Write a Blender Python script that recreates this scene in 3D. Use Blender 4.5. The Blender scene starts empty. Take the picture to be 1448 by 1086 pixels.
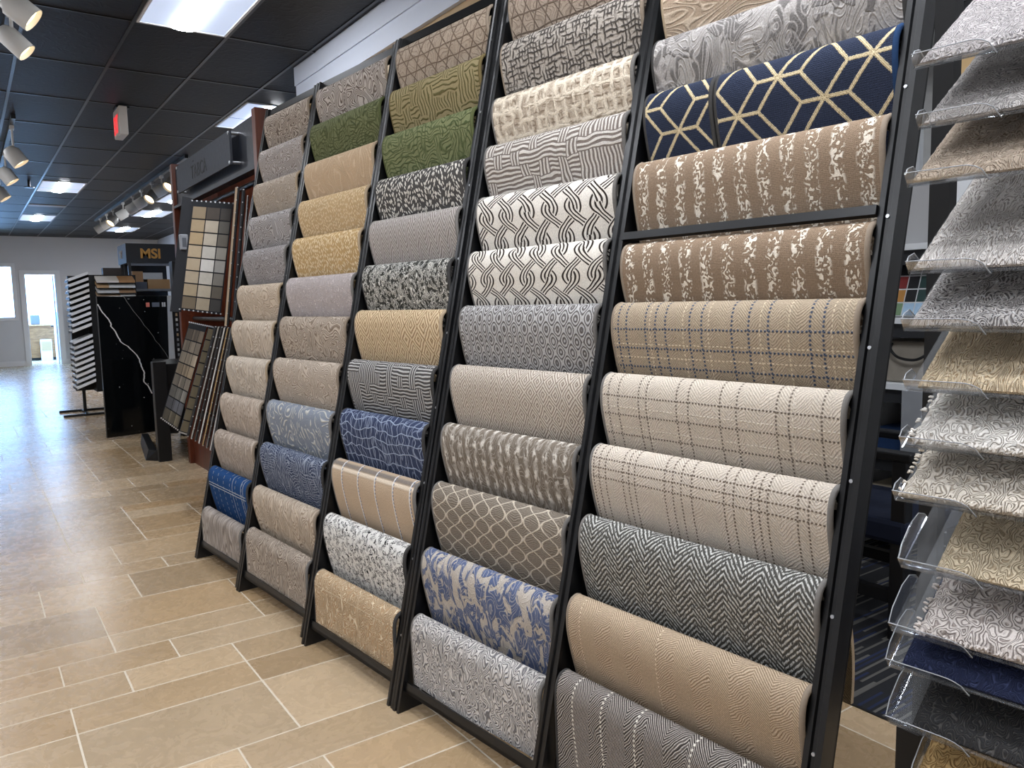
import bpy, bmesh, math, random
from mathutils import Vector, Matrix

# ---------------------------------------------------------------- camera
scene = bpy.context.scene
COL = scene.collection
YAW, PITCH, ROLL, FPX, CAM_H = 34.895, 5.941, -1.231, 1104.0, 1.4


def make_camera():
    cd = bpy.data.cameras.new('camera')
    cd.sensor_fit = 'HORIZONTAL'
    cd.sensor_width = 36.0
    cd.lens = FPX / 1448.0 * 36.0
    cd.clip_start = 0.02
    cd.clip_end = 200
    o = bpy.data.objects.new('camera', cd)
    COL.objects.link(o)
    y, p, r = math.radians(YAW), math.radians(PITCH), math.radians(ROLL)
    f = Vector((math.sin(y) * math.cos(p), math.cos(y) * math.cos(p), -math.sin(p)))
    rt = Vector((math.cos(y), -math.sin(y), 0))
    up = rt.cross(f)
    r2 = rt * math.cos(r) + up * math.sin(r)
    u2 = -rt * math.sin(r) + up * math.cos(r)
    m = Matrix((r2, u2, -f)).transposed().to_4x4()
    m.translation = Vector((0, 0, CAM_H))
    o.matrix_world = m
    scene.camera = o


make_camera()

# ---------------------------------------------------------------- world and exposure
world = bpy.data.worlds.new('daylight')
scene.world = world
world.use_nodes = True
_bg = world.node_tree.nodes['Background']
_bg.inputs['Color'].default_value = (0.27, 0.54, 1.0, 1)
_bg.inputs['Strength'].default_value = 10.0
vs = scene.view_settings
vs.view_transform = 'Standard'
vs.look = 'None'
vs.exposure = 0.55
vs.gamma = 1.0
vs.use_curve_mapping = False
scene.cycles.max_bounces = 6
scene.cycles.diffuse_bounces = 3
scene.cycles.glossy_bounces = 3
scene.cycles.transmission_bounces = 4
scene.cycles.transparent_max_bounces = 12
scene.cycles.use_denoising = True
scene.cycles.sample_clamp_indirect = 4.0

PANEL_POWER = 34.0       # radiance of the bright strip of a ceiling light
PAN_POWER = 0.42         # radiance of its diffuser pan

# ---------------------------------------------------------------- colours


def lin(c):
    out = []
    for v in c[:3]:
        v = v / 255.0
        out.append(v / 12.92 if v <= 0.04045 else ((v + 0.055) / 1.055) ** 2.4)
    return (out[0], out[1], out[2], 1.0)


# ---------------------------------------------------------------- node expressions
class S:
    """a value socket with arithmetic"""
    def __init__(self, g, s):
        self.g, self.s = g, s
    def __add__(self, o): return self.g.m('ADD', self, o)
    def __radd__(self, o): return self.g.m('ADD', o, self)
    def __sub__(self, o): return self.g.m('SUBTRACT', self, o)
    def __rsub__(self, o): return self.g.m('SUBTRACT', o, self)
    def __mul__(self, o): return self.g.m('MULTIPLY', self, o)
    def __rmul__(self, o): return self.g.m('MULTIPLY', o, self)
    def __truediv__(self, o): return self.g.m('DIVIDE', self, o)
    def __neg__(self): return self.g.m('MULTIPLY', self, -1.0)
    def abs(self): return self.g.m('ABSOLUTE', self)
    def frac(self): return self.g.m('FRACT', self)
    def floor(self): return self.g.m('FLOOR', self)
    def sin(self): return self.g.m('SINE', self)
    def pp(self, s): return self.g.m('PINGPONG', self, s)
    def lt(self, v): return self.g.m('LESS_THAN', self, v)
    def gt(self, v): return self.g.m('GREATER_THAN', self, v)
    def min(self, o): return self.g.m('MINIMUM', self, o)
    def max(self, o): return self.g.m('MAXIMUM', self, o)
    def pow(self, o): return self.g.m('POWER', self, o)
    def ramp(self, a, b):
        """0 below a, 1 above b (a may exceed b)"""
        return self.g.mapr(self, a, b)


class G:
    def __init__(self, nt):
        self.nt = nt
    def _in(self, sock, v):
        if isinstance(v, S):
            self.nt.links.new(v.s, sock)
        else:
            sock.default_value = v
    def m(self, op, a, b=None, c=None):
        n = self.nt.nodes.new('ShaderNodeMath')
        n.operation = op
        self._in(n.inputs[0], a)
        if b is not None: self._in(n.inputs[1], b)
        if c is not None: self._in(n.inputs[2], c)
        return S(self, n.outputs[0])
    def mapr(self, v, a, b):
        n = self.nt.nodes.new('ShaderNodeMapRange')
        n.clamp = True
        n.interpolation_type = 'SMOOTHSTEP' if a < b else 'LINEAR'
        self._in(n.inputs[0], v)
        n.inputs[1].default_value, n.inputs[2].default_value = a, b
        return S(self, n.outputs[0])
    def vec(self, x, y, z=0.0):
        n = self.nt.nodes.new('ShaderNodeCombineXYZ')
        self._in(n.inputs[0], x); self._in(n.inputs[1], y); self._in(n.inputs[2], z)
        return S(self, n.outputs[0])
    def uv(self):
        n = self.nt.nodes.new('ShaderNodeUVMap')
        s = self.nt.nodes.new('ShaderNodeSeparateXYZ')
        self.nt.links.new(n.outputs[0], s.inputs[0])
        return S(self, s.outputs[0]), S(self, s.outputs[1])
    def obj(self):
        n = self.nt.nodes.new('ShaderNodeTexCoord')
        return S(self, n.outputs['Object'])
    def sep(self, v):
        s = self.nt.nodes.new('ShaderNodeSeparateXYZ')
        self.nt.links.new(v.s, s.inputs[0])
        return [S(self, s.outputs[i]) for i in range(3)]
    def noise(self, v, scale, detail=2.0, rough=0.5, dist=0.0, dims='3D'):
        n = self.nt.nodes.new('ShaderNodeTexNoise')
        n.noise_dimensions = dims
        self.nt.links.new(v.s, n.inputs['Vector'])
        n.inputs['Scale'].default_value = scale
        n.inputs['Detail'].default_value = detail
        n.inputs['Roughness'].default_value = rough
        n.inputs['Distortion'].default_value = dist
        return S(self, n.outputs[0])
    def n2(self, u, v, su, sv, detail=1.0, dist=0.0, seed=0.0):
        return self.noise(self.vec(u * su + seed, v * sv + seed * 0.7), 1.0, detail, 0.5, dist, '2D')
    def vor(self, u, v, su, sv, rnd=1.0, metric='EUCLIDEAN', feature='F1', out='Distance'):
        n = self.nt.nodes.new('ShaderNodeTexVoronoi')
        n.voronoi_dimensions = '2D'
        n.distance = metric
        n.feature = feature
        self.nt.links.new(self.vec(u * su, v * sv).s, n.inputs['Vector'])
        n.inputs['Scale'].default_value = 1.0
        n.inputs['Randomness'].default_value = rnd
        return S(self, n.outputs[out])
    def white(self, x, y):
        n = self.nt.nodes.new('ShaderNodeTexWhiteNoise')
        n.noise_dimensions = '2D'
        self.nt.links.new(self.vec(x, y).s, n.inputs['Vector'])
        return S(self, n.outputs['Value'])
    def mix(self, f, a, b):
        n = self.nt.nodes.new('ShaderNodeMix')
        n.data_type = 'RGBA'
        self._in(n.inputs[0], f)
        for i, c in ((6, a), (7, b)):
            if isinstance(c, S): self.nt.links.new(c.s, n.inputs[i])
            else: n.inputs[i].default_value = c
        return S(self, n.outputs[2])
    def scale_col(self, c, f):
        n = self.nt.nodes.new('ShaderNodeMix')
        n.data_type = 'RGBA'
        n.blend_type = 'MULTIPLY'
        n.inputs[0].default_value = 1.0
        if isinstance(c, S): self.nt.links.new(c.s, n.inputs[6])
        else: n.inputs[6].default_value = c
        k = self.nt.nodes.new('ShaderNodeCombineColor')
        for i in range(3): self._in(k.inputs[i], f)
        self.nt.links.new(k.outputs[0], n.inputs[7])
        return S(self, n.outputs[2])
    def attr(self, name):
        n = self.nt.nodes.new('ShaderNodeVertexColor')
        n.layer_name = name
        return S(self, n.outputs[0])


MATS = {}


def material(name):
    m = bpy.data.materials.new(name)
    m.use_nodes = True
    nt = m.node_tree
    bsdf = nt.nodes['Principled BSDF']
    return m, G(nt), bsdf


def bump(g, bsdf, h, strength=0.5, dist=0.004):
    n = g.nt.nodes.new('ShaderNodeBump')
    n.inputs['Strength'].default_value = strength
    n.inputs['Distance'].default_value = dist
    g.nt.links.new(h.s, n.inputs['Height'])
    g.nt.links.new(n.outputs[0], bsdf.inputs['Normal'])


def plain(name, rgb, rough=0.5, metal=0.0, spec=0.5, var=0.06, vscale=30.0, emit=None, bmp=0.0):
    """a slightly mottled paint, plastic or metal"""
    if name in MATS: return MATS[name]
    m, g, b = material(name)
    n = g.noise(g.obj(), vscale, 3.0)
    col = g.scale_col(lin(rgb), n * (2 * var) + (1.0 - var))
    g.nt.links.new(col.s, b.inputs['Base Color'])
    g.nt.links.new((n * 0.12 + (rough - 0.06)).s, b.inputs['Roughness'])
    b.inputs['Metallic'].default_value = metal
    b.inputs['Specular IOR Level'].default_value = spec
    if bmp: bump(g, b, n, bmp, 0.01)
    if emit:
        b.inputs['Emission Color'].default_value = lin(emit[0])
        b.inputs['Emission Strength'].default_value = emit[1]
    MATS[name] = m
    return m


def colour_attr(name, rough=0.5, spec=0.5, streak=0.0, grain=0.12, gscale=25.0):
    """tiles or cards whose own colours are stored per face"""
    if name in MATS: return MATS[name]
    m, g, b = material(name)
    c = g.attr('col')
    n = g.noise(g.obj(), gscale, 4.0, 0.6)
    f = n * (2 * grain) + (1 - grain)
    g.nt.links.new(g.scale_col(c, f).s, b.inputs['Base Color'])
    b.inputs['Roughness'].default_value = rough
    b.inputs['Specular IOR Level'].default_value = spec
    MATS[name] = m
    return m


# ---------------------------------------------------------------- mesh builder
class MB:
    def __init__(self):
        self.v, self.f, self.mi, self.sm, self.uv, self.col = [], [], [], [], [], []
    def face(self, pts, mi=0, smooth=False, uv=None, col=None):
        i = len(self.v)
        self.v += [Vector(p) for p in pts]
        self.f.append(tuple(range(i, i + len(pts))))
        self.mi.append(mi); self.sm.append(smooth); self.uv.append(uv); self.col.append(col)
        return self
    def grid(self, rows, mi=0, smooth=True, uvs=None, close_u=False, col=None):
        """rows: list of equal-length point lists, shared vertices"""
        i0 = len(self.v)
        n = len(rows[0])
        for r in rows: self.v += [Vector(p) for p in r]
        for a in range(len(rows) - 1):
            for b in range(n if close_u else n - 1):
                c = (b + 1) % n
                self.f.append((i0 + a * n + b, i0 + a * n + c, i0 + (a + 1) * n + c, i0 + (a + 1) * n + b))
                self.mi.append(mi); self.sm.append(smooth); self.col.append(col)
                self.uv.append(None if uvs is None else [uvs[a][b], uvs[a][c], uvs[a + 1][c], uvs[a + 1][b]])
        return self
    def hexa(self, c, mi=0, col=None):
        """8 corners: bottom 0-3 counter-clockwise, top 4-7"""
        i = len(self.v)
        self.v += [Vector(p) for p in c]
        for f in ((3, 2, 1, 0), (4, 5, 6, 7), (0, 1, 5, 4), (1, 2, 6, 5), (2, 3, 7, 6), (3, 0, 4, 7)):
            self.f.append(tuple(i + k for k in f))
            self.mi.append(mi); self.sm.append(False); self.uv.append(None); self.col.append(col)
        return self
    def box(self, lo, hi, mi=0, col=None):
        x0, y0, z0 = lo; x1, y1, z1 = hi
        return self.hexa([(x0, y0, z0), (x1, y0, z0), (x1, y1, z0), (x0, y1, z0),
                          (x0, y0, z1), (x1, y0, z1), (x1, y1, z1), (x0, y1, z1)], mi, col)
    def obox(self, o, ex, ey, ez, mi=0, col=None):
        """box spanned from corner o by three vectors"""
        o, ex, ey, ez = Vector(o), Vector(ex), Vector(ey), Vector(ez)
        if ex.cross(ey).dot(ez) < 0: o, ex = o + ex, -ex
        return self.hexa([o, o + ex, o + ex + ey, o + ey, o + ez, o + ex + ez, o + ex + ey + ez, o + ey + ez], mi, col)
    def tube(self, path, r, n=10, mi=0, caps=True):
        path = [Vector(p) for p in path]
        rows = []
        up = None
        for k, p in enumerate(path):
            t = (path[min(k + 1, len(path) - 1)] - path[max(k - 1, 0)]).normalized()
            if up is None:
                up = Vector((0, 0, 1)) if abs(t.z) < 0.9 else Vector((1, 0, 0))
            a = (up - t * up.dot(t)).normalized(); up = a
            b = t.cross(a)
            rr = r[k] if isinstance(r, (list, tuple)) else r
            rows.append([p + (a * math.cos(q) + b * math.sin(q)) * rr for q in [2 * math.pi * j / n for j in range(n)]])
        self.grid(rows, mi, True, close_u=True)
        if caps:
            self.face(list(reversed(rows[0])), mi); self.face(rows[-1], mi)
        return self
    def prism(self, poly, ext, mi=0, side_mi=None):
        """closed polygon extruded along a vector"""
        poly = [Vector(p) for p in poly]; ext = Vector(ext)
        nrm = Vector((0, 0, 0))
        for a, b in zip(poly, poly[1:] + poly[:1]): nrm += a.cross(b)
        if nrm.dot(ext) > 0: poly.reverse()
        self.face(poly, mi)
        top = [p + ext for p in poly]
        self.face(list(reversed(top)), mi)
        for k in range(len(poly)):
            j = (k + 1) % len(poly)
            self.face([poly[j], poly[k], top[k], top[j]], mi if side_mi is None else side_mi)
        return self


WLOC = {}


def _link(name, mb, mats, loc, bevel=0.0):
    me = bpy.data.meshes.new(name)
    loc = Vector(loc)
    me.from_pydata([tuple(p - loc) for p in mb.v], [], mb.f)
    if not isinstance(mats, (list, tuple)): mats = [mats]
    for m in mats: me.materials.append(m)
    me.polygons.foreach_set('material_index', mb.mi)
    me.polygons.foreach_set('use_smooth', mb.sm)
    if any(u is not None for u in mb.uv):
        lay = me.uv_layers.new(name='UVMap')
        for p, u in zip(me.polygons, mb.uv):
            if u is not None:
                for li, c in zip(p.loop_indices, u): lay.data[li].uv = c
    if any(c is not None for c in mb.col):
        ca = me.color_attributes.new('col', 'FLOAT_COLOR', 'CORNER')
        for p, c in zip(me.polygons, mb.col):
            c = c or (0.5, 0.5, 0.5, 1)
            for li in p.loop_indices: ca.data[li].color = c
    me.validate()
    o = bpy.data.objects.new(name, me)
    COL.objects.link(o)
    if bevel:
        bv = o.modifiers.new('bevel', 'BEVEL'); bv.width = bevel; bv.segments = 2; bv.limit_method = 'ANGLE'
    return o


def tag(o, label=None, cat=None, group=None, kind=None):
    if label: o['label'] = label
    if cat: o['category'] = cat
    if group: o['group'] = group
    if kind: o['kind'] = kind
    return o


def top(name, mb, mats, label=None, cat=None, group=None, kind=None, bevel=0.0):
    lo = Vector([min(p[i] for p in mb.v) for i in range(3)]); hi = Vector([max(p[i] for p in mb.v) for i in range(3)])
    loc = Vector(((lo.x + hi.x) / 2, (lo.y + hi.y) / 2, lo.z))
    o = _link(name, mb, mats, loc, bevel)
    o.location = loc
    WLOC[o.name] = loc
    return tag(o, label, cat, group, kind)


def empty(name, loc, label, cat, group=None):
    o = bpy.data.objects.new(name, None)
    o.empty_display_size = 0.1
    COL.objects.link(o)
    o.location = loc
    WLOC[o.name] = Vector(loc)
    return tag(o, label, cat, group)


def part(name, mb, mats, parent, label=None, bevel=0.0, kind=None):
    loc = WLOC[parent.name]
    o = _link(name, mb, mats, loc, bevel)
    o.parent = parent
    WLOC[o.name] = loc
    return tag(o, label, kind=kind)


def text_part(name, body, size, origin, xdir, ydir, mat, parent, extrude=0.002, bold=0.0, spacing=1.0, xs=1.0):
    """lettering standing on a face; origin is the lower left corner of the first letter"""
    cu = bpy.data.curves.new(name, 'FONT')
    cu.body = body; cu.size = size; cu.extrude = extrude; cu.offset = bold; cu.space_character = spacing
    tmp = bpy.data.objects.new('lettering_source', cu)
    COL.objects.link(tmp)
    bpy.context.view_layer.update()
    me = bpy.data.meshes.new_from_object(tmp.evaluated_get(bpy.context.evaluated_depsgraph_get()))
    bpy.data.objects.remove(tmp)
    bpy.data.curves.remove(cu)
    me.materials.clear()
    me.materials.append(mat)
    o = bpy.data.objects.new(name, me)
    COL.objects.link(o)
    x = Vector(xdir).normalized(); y = Vector(ydir).normalized(); z = x.cross(y)
    m = Matrix((x * xs, y, z)).transposed().to_4x4()
    m.translation = Vector(origin) - WLOC[parent.name]
    o.parent = parent
    o.matrix_local = m
    return o


def catmull(pts, n):
    out = []
    P = [pts[0]] + list(pts) + [pts[-1]]
    for i in range(1, len(P) - 2):
        for k in range(n):
            t = k / n
            a, b, c, d = P[i - 1], P[i], P[i + 1], P[i + 2]
            out.append(tuple(0.5 * ((2 * b[j]) + (-a[j] + c[j]) * t + (2 * a[j] - 5 * b[j] + 4 * c[j] - d[j]) * t * t +
                                    (-a[j] + 3 * b[j] - 3 * c[j] + d[j]) * t ** 3) for j in range(len(b))))
    out.append(tuple(pts[-1]))
    return out


rnd = random.Random(7)

STEEL = plain('black_steel', (7, 8, 10), 0.34, 0.0, 0.5, 0.25, 18.0)
STEEL_DARK = plain('black_sheet', (8, 8, 9), 0.6, 0.0, 0.3, 0.2, 12.0)
SILVER = plain('zinc', (190, 192, 195), 0.3, 0.9, 0.5, 0.05)

# ---------------------------------------------------------------- carpet patterns
# each pattern takes the sample's own coordinates in metres (u across, v down the drape) and gives line masks
def lines(x, k, w=0.5, soft=0.12):
    """repeating stripes of x, k per unit; 1 on the stripe"""
    d = ((x * k).frac() - 0.5).abs() * 2.0
    return d.ramp(w + soft, w - soft)


def near(x, w, soft=None):
    """1 where |x| < w"""
    soft = soft or w * 0.5
    return x.abs().ramp(w + soft, w - soft)


def p_scroll(g, u, v, sd, su=26, sv=26, k=5, w=0.42, dist=0.35):
    return lines(g.n2(u, v, su * 0.62, sv * 0.62, 0.0, dist, sd), k * 1.8, w, 0.2)


def p_maze(g, u, v, sd, c=0.05, k=4, w=0.42, warp=0.006):
    n = g.n2(u, v, 14, 14, 1.0, 0, sd) - 0.5
    a, b = u + n * warp * 2, v - n * warp * 2
    iu, iv = (a / c + sd).floor(), (b / c + sd).floor()
    r = g.white(iu, iv).gt(0.5)
    h = lines(a / c + sd, k, w); t = lines(b / c + sd, k, w)
    return h * r + t * (1.0 - r)


def p_rings(g, u, v, sd, pu=0.05, pv=0.06, k=1.6, w=0.45, warp=0.25):
    n = g.n2(u, v, 18, 18, 1.0, 0, sd) - 0.5
    f = (u * (6.283 / pu)).sin() + (v * (6.283 / pv)).sin() + n * warp * 4
    return lines(f, k, w)


def p_diamond(g, u, v, sd, pu=0.055, pv=0.06, k=3.0, w=0.42, warp=0.4):
    n = g.n2(u, v, 16, 16, 1.0, 0, sd) - 0.5
    f = (u / pu).pp(0.5) * 2.0 + (v / pv).pp(0.5) * 2.0 + n * warp
    return lines(f, k, w)


def p_triangles(g, u, v, sd, h=0.05, w=0.055):
    n = (g.n2(u, v, 12, 12, 1.0, 0, sd) - 0.5) * 0.25
    a = near(((v / h + n).frac() - 0.5), 0.05)
    b = near(((u / w + v / (2 * h) + n).frac() - 0.5), 0.05)
    c = near(((u / w - v / (2 * h) - n).frac() - 0.5), 0.05)
    return a.max(b).max(c).max(p_scroll(g, u, v, sd, 24, 24, 4, 0.25) * 0.45)


def p_zigzag(g, u, v, sd, p=0.034, amp=1.3, k=70, w=0.45):
    n = (g.n2(u, v, 22, 22, 1.0, 0, sd) - 0.5) * 0.012
    return lines(v + (u + n).pp(p) * amp + n, k, w)


def p_herring(g, u, v, sd, p=0.042, k=62, w=0.5):
    n = (g.n2(u, v, 60, 60, 1.0, 0, sd) - 0.5) * 0.006
    col = (u / p).floor()
    t = (u / p).frac() - 0.5
    sgn = (col * 0.5).frac().gt(0.25) * 2.0 - 1.0
    br = g.n2(u, v, 300, 90, 1.0, 0, sd).ramp(0.3, 0.5)
    return lines(v + t * sgn * p * 1.15 + n, k, w, 0.2) * br


def p_dashes(g, u, v, sd, su=70, sv=38, r=0.3, skew=0.8, p=0.05):
    col = (u / p + g.n2(u, v, 9, 9, 1.0, 0, sd) * 2.0).floor()
    sgn = (col * 0.5).frac().gt(0.25) * 2.0 - 1.0
    d = g.vor(u + v * sgn * skew * 0.5 + sd, v, su, sv, 0.85)
    return d.ramp(r + 0.07, r - 0.07)


def p_strokes(g, u, v, sd, su=60, sv=26, k=3, w=0.5, cut=0.42):
    n = g.n2(u, v, su * 0.55, sv, 1.0, 0.8, sd)
    c = g.n2(u, v, 45, 45, 1.0, 0, sd + 3.0).ramp(cut, cut + 0.08)
    return lines(n, k * 2, w) * c


def p_hatch(g, u, v, sd, ku=70, kv=60, cut=0.42):
    a = lines(u + (g.n2(u, v, 10, 30, 1.0, 0, sd) - 0.5) * 0.02, ku, 0.45, 0.3)
    b = lines(v + (g.n2(u, v, 30, 10, 1.0, 0, sd + 2) - 0.5) * 0.02, kv, 0.45, 0.3)
    ca = g.n2(u, v, 60, 22, 1.0, 0, sd + 5).ramp(cut, cut + 0.2)
    cb = g.n2(u, v, 22, 60, 1.0, 0, sd + 7).ramp(cut, cut + 0.2)
    return (a * ca).max(b * cb)


def p_arcs(g, u, v, sd, pu=0.105, pv=0.17, amp=0.42, band=0.5, k=7):
    n = (g.n2(u, v, 16, 16, 1.0, 0, sd) - 0.5) * 0.16
    w = (v * (6.283 / pv) + sd).sin() * amp
    a = (u / pu + w + n).frac()
    b = (u / pu - w - n + 0.5).frac()
    ina, inb = a.lt(band), b.lt(band)
    la, lb = lines(a, k / band / 2.0 * 1.0, 0.42), lines(b, k / band / 2.0 * 1.0, 0.42)
    top_ = (v * (2 / pv) + sd / 3.14).frac().lt(0.5)
    on_a = ina * (1.0 - inb * (1.0 - top_))
    on_b = inb * (1.0 - ina * top_)
    return (on_a * la).max(on_b * lb)


def p_ogee(g, u, v, sd, pu=0.062, pv=0.125, amp=0.25):
    n = (g.n2(u, v, 30, 30, 2.0, 0, sd) - 0.5) * 0.16
    w = (v * (6.283 / pv)).sin() * amp
    a = near(((u / pu + w + n).frac() - 0.5), 0.05)
    b = near(((u / pu - w + n).frac() - 0.5), 0.05)
    return a.max(b)


def dash(g, along, period, duty=0.55):
    return ((along / period).frac()).lt(duty)


def p_plaid(g, u, v, us, vs_, w=0.0022, period=0.0085):
    out = None
    for pos in us:
        k = near(u - pos + (g.n2(u, v, 6, 60, 1.0, 0, pos * 90) - 0.5) * 0.003, w, w * 0.6) * dash(g, v, period)
        out = k if out is None else out.max(k)
    for pos in vs_:
        k = near(v - pos + (g.n2(u, v, 60, 6, 1.0, 0, pos * 70) - 0.5) * 0.003, w, w * 0.6) * dash(g, u, period)
        out = k if out is None else out.max(k)
    return out


def p_tumbling(g, u, v, hx=0.056, hy=0.067, w=0.0042):
    def cell(du, dv):
        a = ((u + du) / (4 * hx)).frac() * (4 * hx) - 2 * hx
        b = ((v + dv) / (2 * hy)).frac() * (2 * hy) - hy
        x, y = a.abs(), b.abs()
        L = math.hypot(hx, hy)
        d1 = ((x * hy - y * hx) * (1 / L)).abs() + x.gt(hx) * 1.0
        d2 = y + x.gt(hx) * 1.0
        return d1.min(d2)
    d = cell(0.0, 0.0).min(cell(2 * hx, hy))
    fray = (g.n2(u, v, 260, 260, 1.0, 0, 0) - 0.5) * 0.0035
    d = d + fray
    line = d.ramp(w + 0.0008, w - 0.0008)
    core = near(d - w * 0.45, w * 0.11, w * 0.08)
    return line, core


def carpet(name, base, line, fn, second=None, grain=0.30, relief=0.9, patch=0.08, weave=260.0):
    """pile surface: base colour, pattern mask(s) and woven grain.  fn returns one mask or a list of (mask, colour)."""
    m, g, b = material(name)
    u, v = g.uv()
    r = fn(g, u, v)
    if isinstance(r, S): r = [(r, lin(line))]
    soft = g.n2(u, v, 9, 9, 2.0, 0, 3.3)
    col = g.scale_col(lin(base), soft * (2 * patch) + (1 - patch))
    hgt = None
    for mask, c in r:
        col = g.mix(mask, col, c)
        hgt = mask if hgt is None else hgt.max(mask)
    w = g.noise(g.vec(u * weave, v * weave * 0.7), 1.0, 2.0, 0.6, 0, '2D')
    col = g.scale_col(col, w * (2 * grain) + (1 - grain))
    g.nt.links.new(col.s, b.inputs['Base Color'])
    b.inputs['Roughness'].default_value = 0.95
    b.inputs['Specular IOR Level'].default_value = 0.12
    bump(g, b, w * 0.5 - hgt * 0.8, relief, 0.004)
    return m


# ---------------------------------------------------------------- room shell
CEIL = 3.42
FARY = 24.5


def floor_material():
    m, g, b = material('travertine')
    c = g.attr('col')
    o = g.obj()
    cloud = g.noise(o, 3.2, 5.0, 0.6, 0.8)
    vein = g.noise(o, 9.0, 4.0, 0.65, 2.2)
    curl = lines(g.noise(o, 11.0, 0.0, 0.5, 0.6), 7.0, 0.16, 0.14)
    f = cloud * 0.30 + vein * 0.22 + 0.72 + curl * 0.07
    col = g.scale_col(c, f)
    pit = g.noise(o, 46.0, 2.0, 0.6, 1.4).ramp(0.30, 0.25)
    col = g.mix(pit * 0.45, col, lin((120, 96, 66)))
    g.nt.links.new(col.s, b.inputs['Base Color'])
    g.nt.links.new((vein * 0.22 + 0.16).s, b.inputs['Roughness'])
    b.inputs['Specular IOR Level'].default_value = 0.5
    bump(g, b, cloud * 0.5 + vein - pit * 0.6, 0.12, 0.006)
    return m


def build_floor():
    U = 0.205
    x0, y0 = -3.28, -1.435
    nx, ny = 44, 150
    r = random.Random(11)
    mb = MB()
    gcol = lin((206, 194, 172))
    XC = 2.395
    cells = []
    j = 0
    seq = [2, 1, 2, 2, 1, 2, 1, 2, 2, 1]
    q = 0
    while j < ny:
        bb = min(seq[q % len(seq)] if r.random() < 0.75 else r.choice((1, 2)), ny - j); q += 1
        i = -r.choice((0, 1, 2))
        while i < nx:
            a = r.choice((2, 3, 3, 2, 3) if bb == 2 else (2, 2, 3, 2))
            i0, i1 = max(i, 0), min(i + a, nx)
            if y0 + (j + bb * 0.5) * U < 6.7: i1 = min(i1, int(round((XC - x0) / U)))
            if i1 > i0: cells.append((i0, j, i1 - i0, bb))
            i += a
        j += bb
    for (i, j, a, bb) in cells:
        if True:
            gap = 0.0018 + r.random() * 0.0010
            xa, xb = x0 + i * U + gap, x0 + (i + a) * U - gap
            ya, yb = y0 + j * U + gap, y0 + (j + bb) * U - gap
            t = r.random(); sh = 0.93 + 0.12 * r.random()
            c = [(1 - t) * p + t * q for p, q in zip((170, 142, 106), (187, 164, 133))]
            c = lin([v * sh for v in c])
            e = 0.002
            ins = [(xa + e, ya + e, 0), (xb - e, ya + e, 0), (xb - e, yb - e, 0), (xa + e, yb - e, 0)]
            out = [(xa, ya, -0.0009), (xb, ya, -0.0009), (xb, yb, -0.0009), (xa, yb, -0.0009)]
            mb.face(ins, 0, False, None, c)
            for k in range(4):
                l = (k + 1) % 4
                mb.face([out[k], out[l], ins[l], ins[k]], 0, False, None, c)
    xe, ye = x0 + nx * U, y0 + ny * U
    mb.box((x0, y0, -0.05), (XC, 6.7, -0.0006), 1, gcol)
    mb.box((x0, 6.7, -0.05), (xe, ye, -0.0006), 1, gcol)
    top('floor', mb, [floor_material(), plain('grout', (214, 203, 184), 0.8, 0, 0.2, 0.1, 40.0)], kind='structure')
    # carpet tiles in the next bay
    m, g, b = material('carpet_tile')
    p = g.sep(g.obj())
    col = g.n2(p[1], p[0], 90, 2.4, 2.0, 0.0, 2.0)
    ci = g.white((p[1] * 90).floor(), (p[0] * 3 + (p[1] * 90).floor() * 0.37).floor())
    c = g.mix(ci.gt(0.72), lin((20, 21, 26)), lin((92, 90, 86)))
    c = g.mix(ci.lt(0.16), c, lin((22, 34, 66)))
    c = g.scale_col(c, col * 0.9 + 0.5)
    g.nt.links.new(c.s, b.inputs['Base Color'])
    b.inputs['Roughness'].default_value = 0.95
    bump(g, b, ci, 0.3, 0.003)
    mb = MB(); mb.box((XC + 0.012, -1.4, -0.05), (6.0, 6.7, 0.002))
    top('floor_carpet', mb, m, kind='structure')
    mb = MB(); mb.box((XC, -1.4, -0.05), (XC + 0.012, 2.3, 0.004))
    top('trim_1', mb, plain('edge_strip', (16, 16, 17), 0.5), kind='structure')


build_floor()


def build_ceiling():
    m, g, b = material('black_ceiling_tile')
    o = g.obj()
    p = g.sep(o)
    sw = lines(g.noise(o, 7.0, 1.0, 0.5, 0.6), 5.0, 0.3)
    fine = g.noise(o, 60.0, 3.0)
    spk = g.noise(o, 70.0, 0.0).gt(0.83)
    col = g.scale_col(lin((12, 12, 14)), fine * 0.5 + 0.75)
    col = g.mix(sw * 0.10, col, lin((30, 31, 36)))
    g.nt.links.new(col.s, b.inputs['Base Color'])
    b.inputs['Roughness'].default_value = 0.5
    b.inputs['Specular IOR Level'].default_value = 0.25
    bump(g, b, sw + fine * 0.4, 0.10, 0.01)
    mb = MB(); mb.box((-3.3, -1.4, CEIL), (6.0, FARY, CEIL + 0.04))
    top('ceiling', mb, m, kind='structure')
    mb = MB()
    x = 1.135 - 0.64 * 6
    while x < 6.0:
        mb.box((x - 0.012, -1.4, CEIL - 0.006), (x + 0.012, FARY, CEIL + 0.001)); x += 0.64
    y = 6.17 - 1.25 * 6
    while y < FARY:
        mb.box((-3.3, y - 0.011, CEIL - 0.005), (6.0, y + 0.011, CEIL + 0.001)); y += 1.25
    top('ceiling_grid', mb, plain('grid_metal', (22, 24, 29), 0.3, 0.0, 0.5, 0.15), kind='structure')


build_ceiling()

WALL = plain('wall_paint', (212, 213, 216), 0.75, 0, 0.25, 0.03, 3.0)
CREAM = plain('cream_boards', (222, 205, 176), 0.7, 0, 0.25, 0.06, 5.0)
WHITE = plain('white_trim', (228, 230, 233), 0.45, 0, 0.4, 0.02)
GREYWALL = plain('grey_wall', (150, 150, 150), 0.8, 0, 0.2, 0.05, 4.0)


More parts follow.
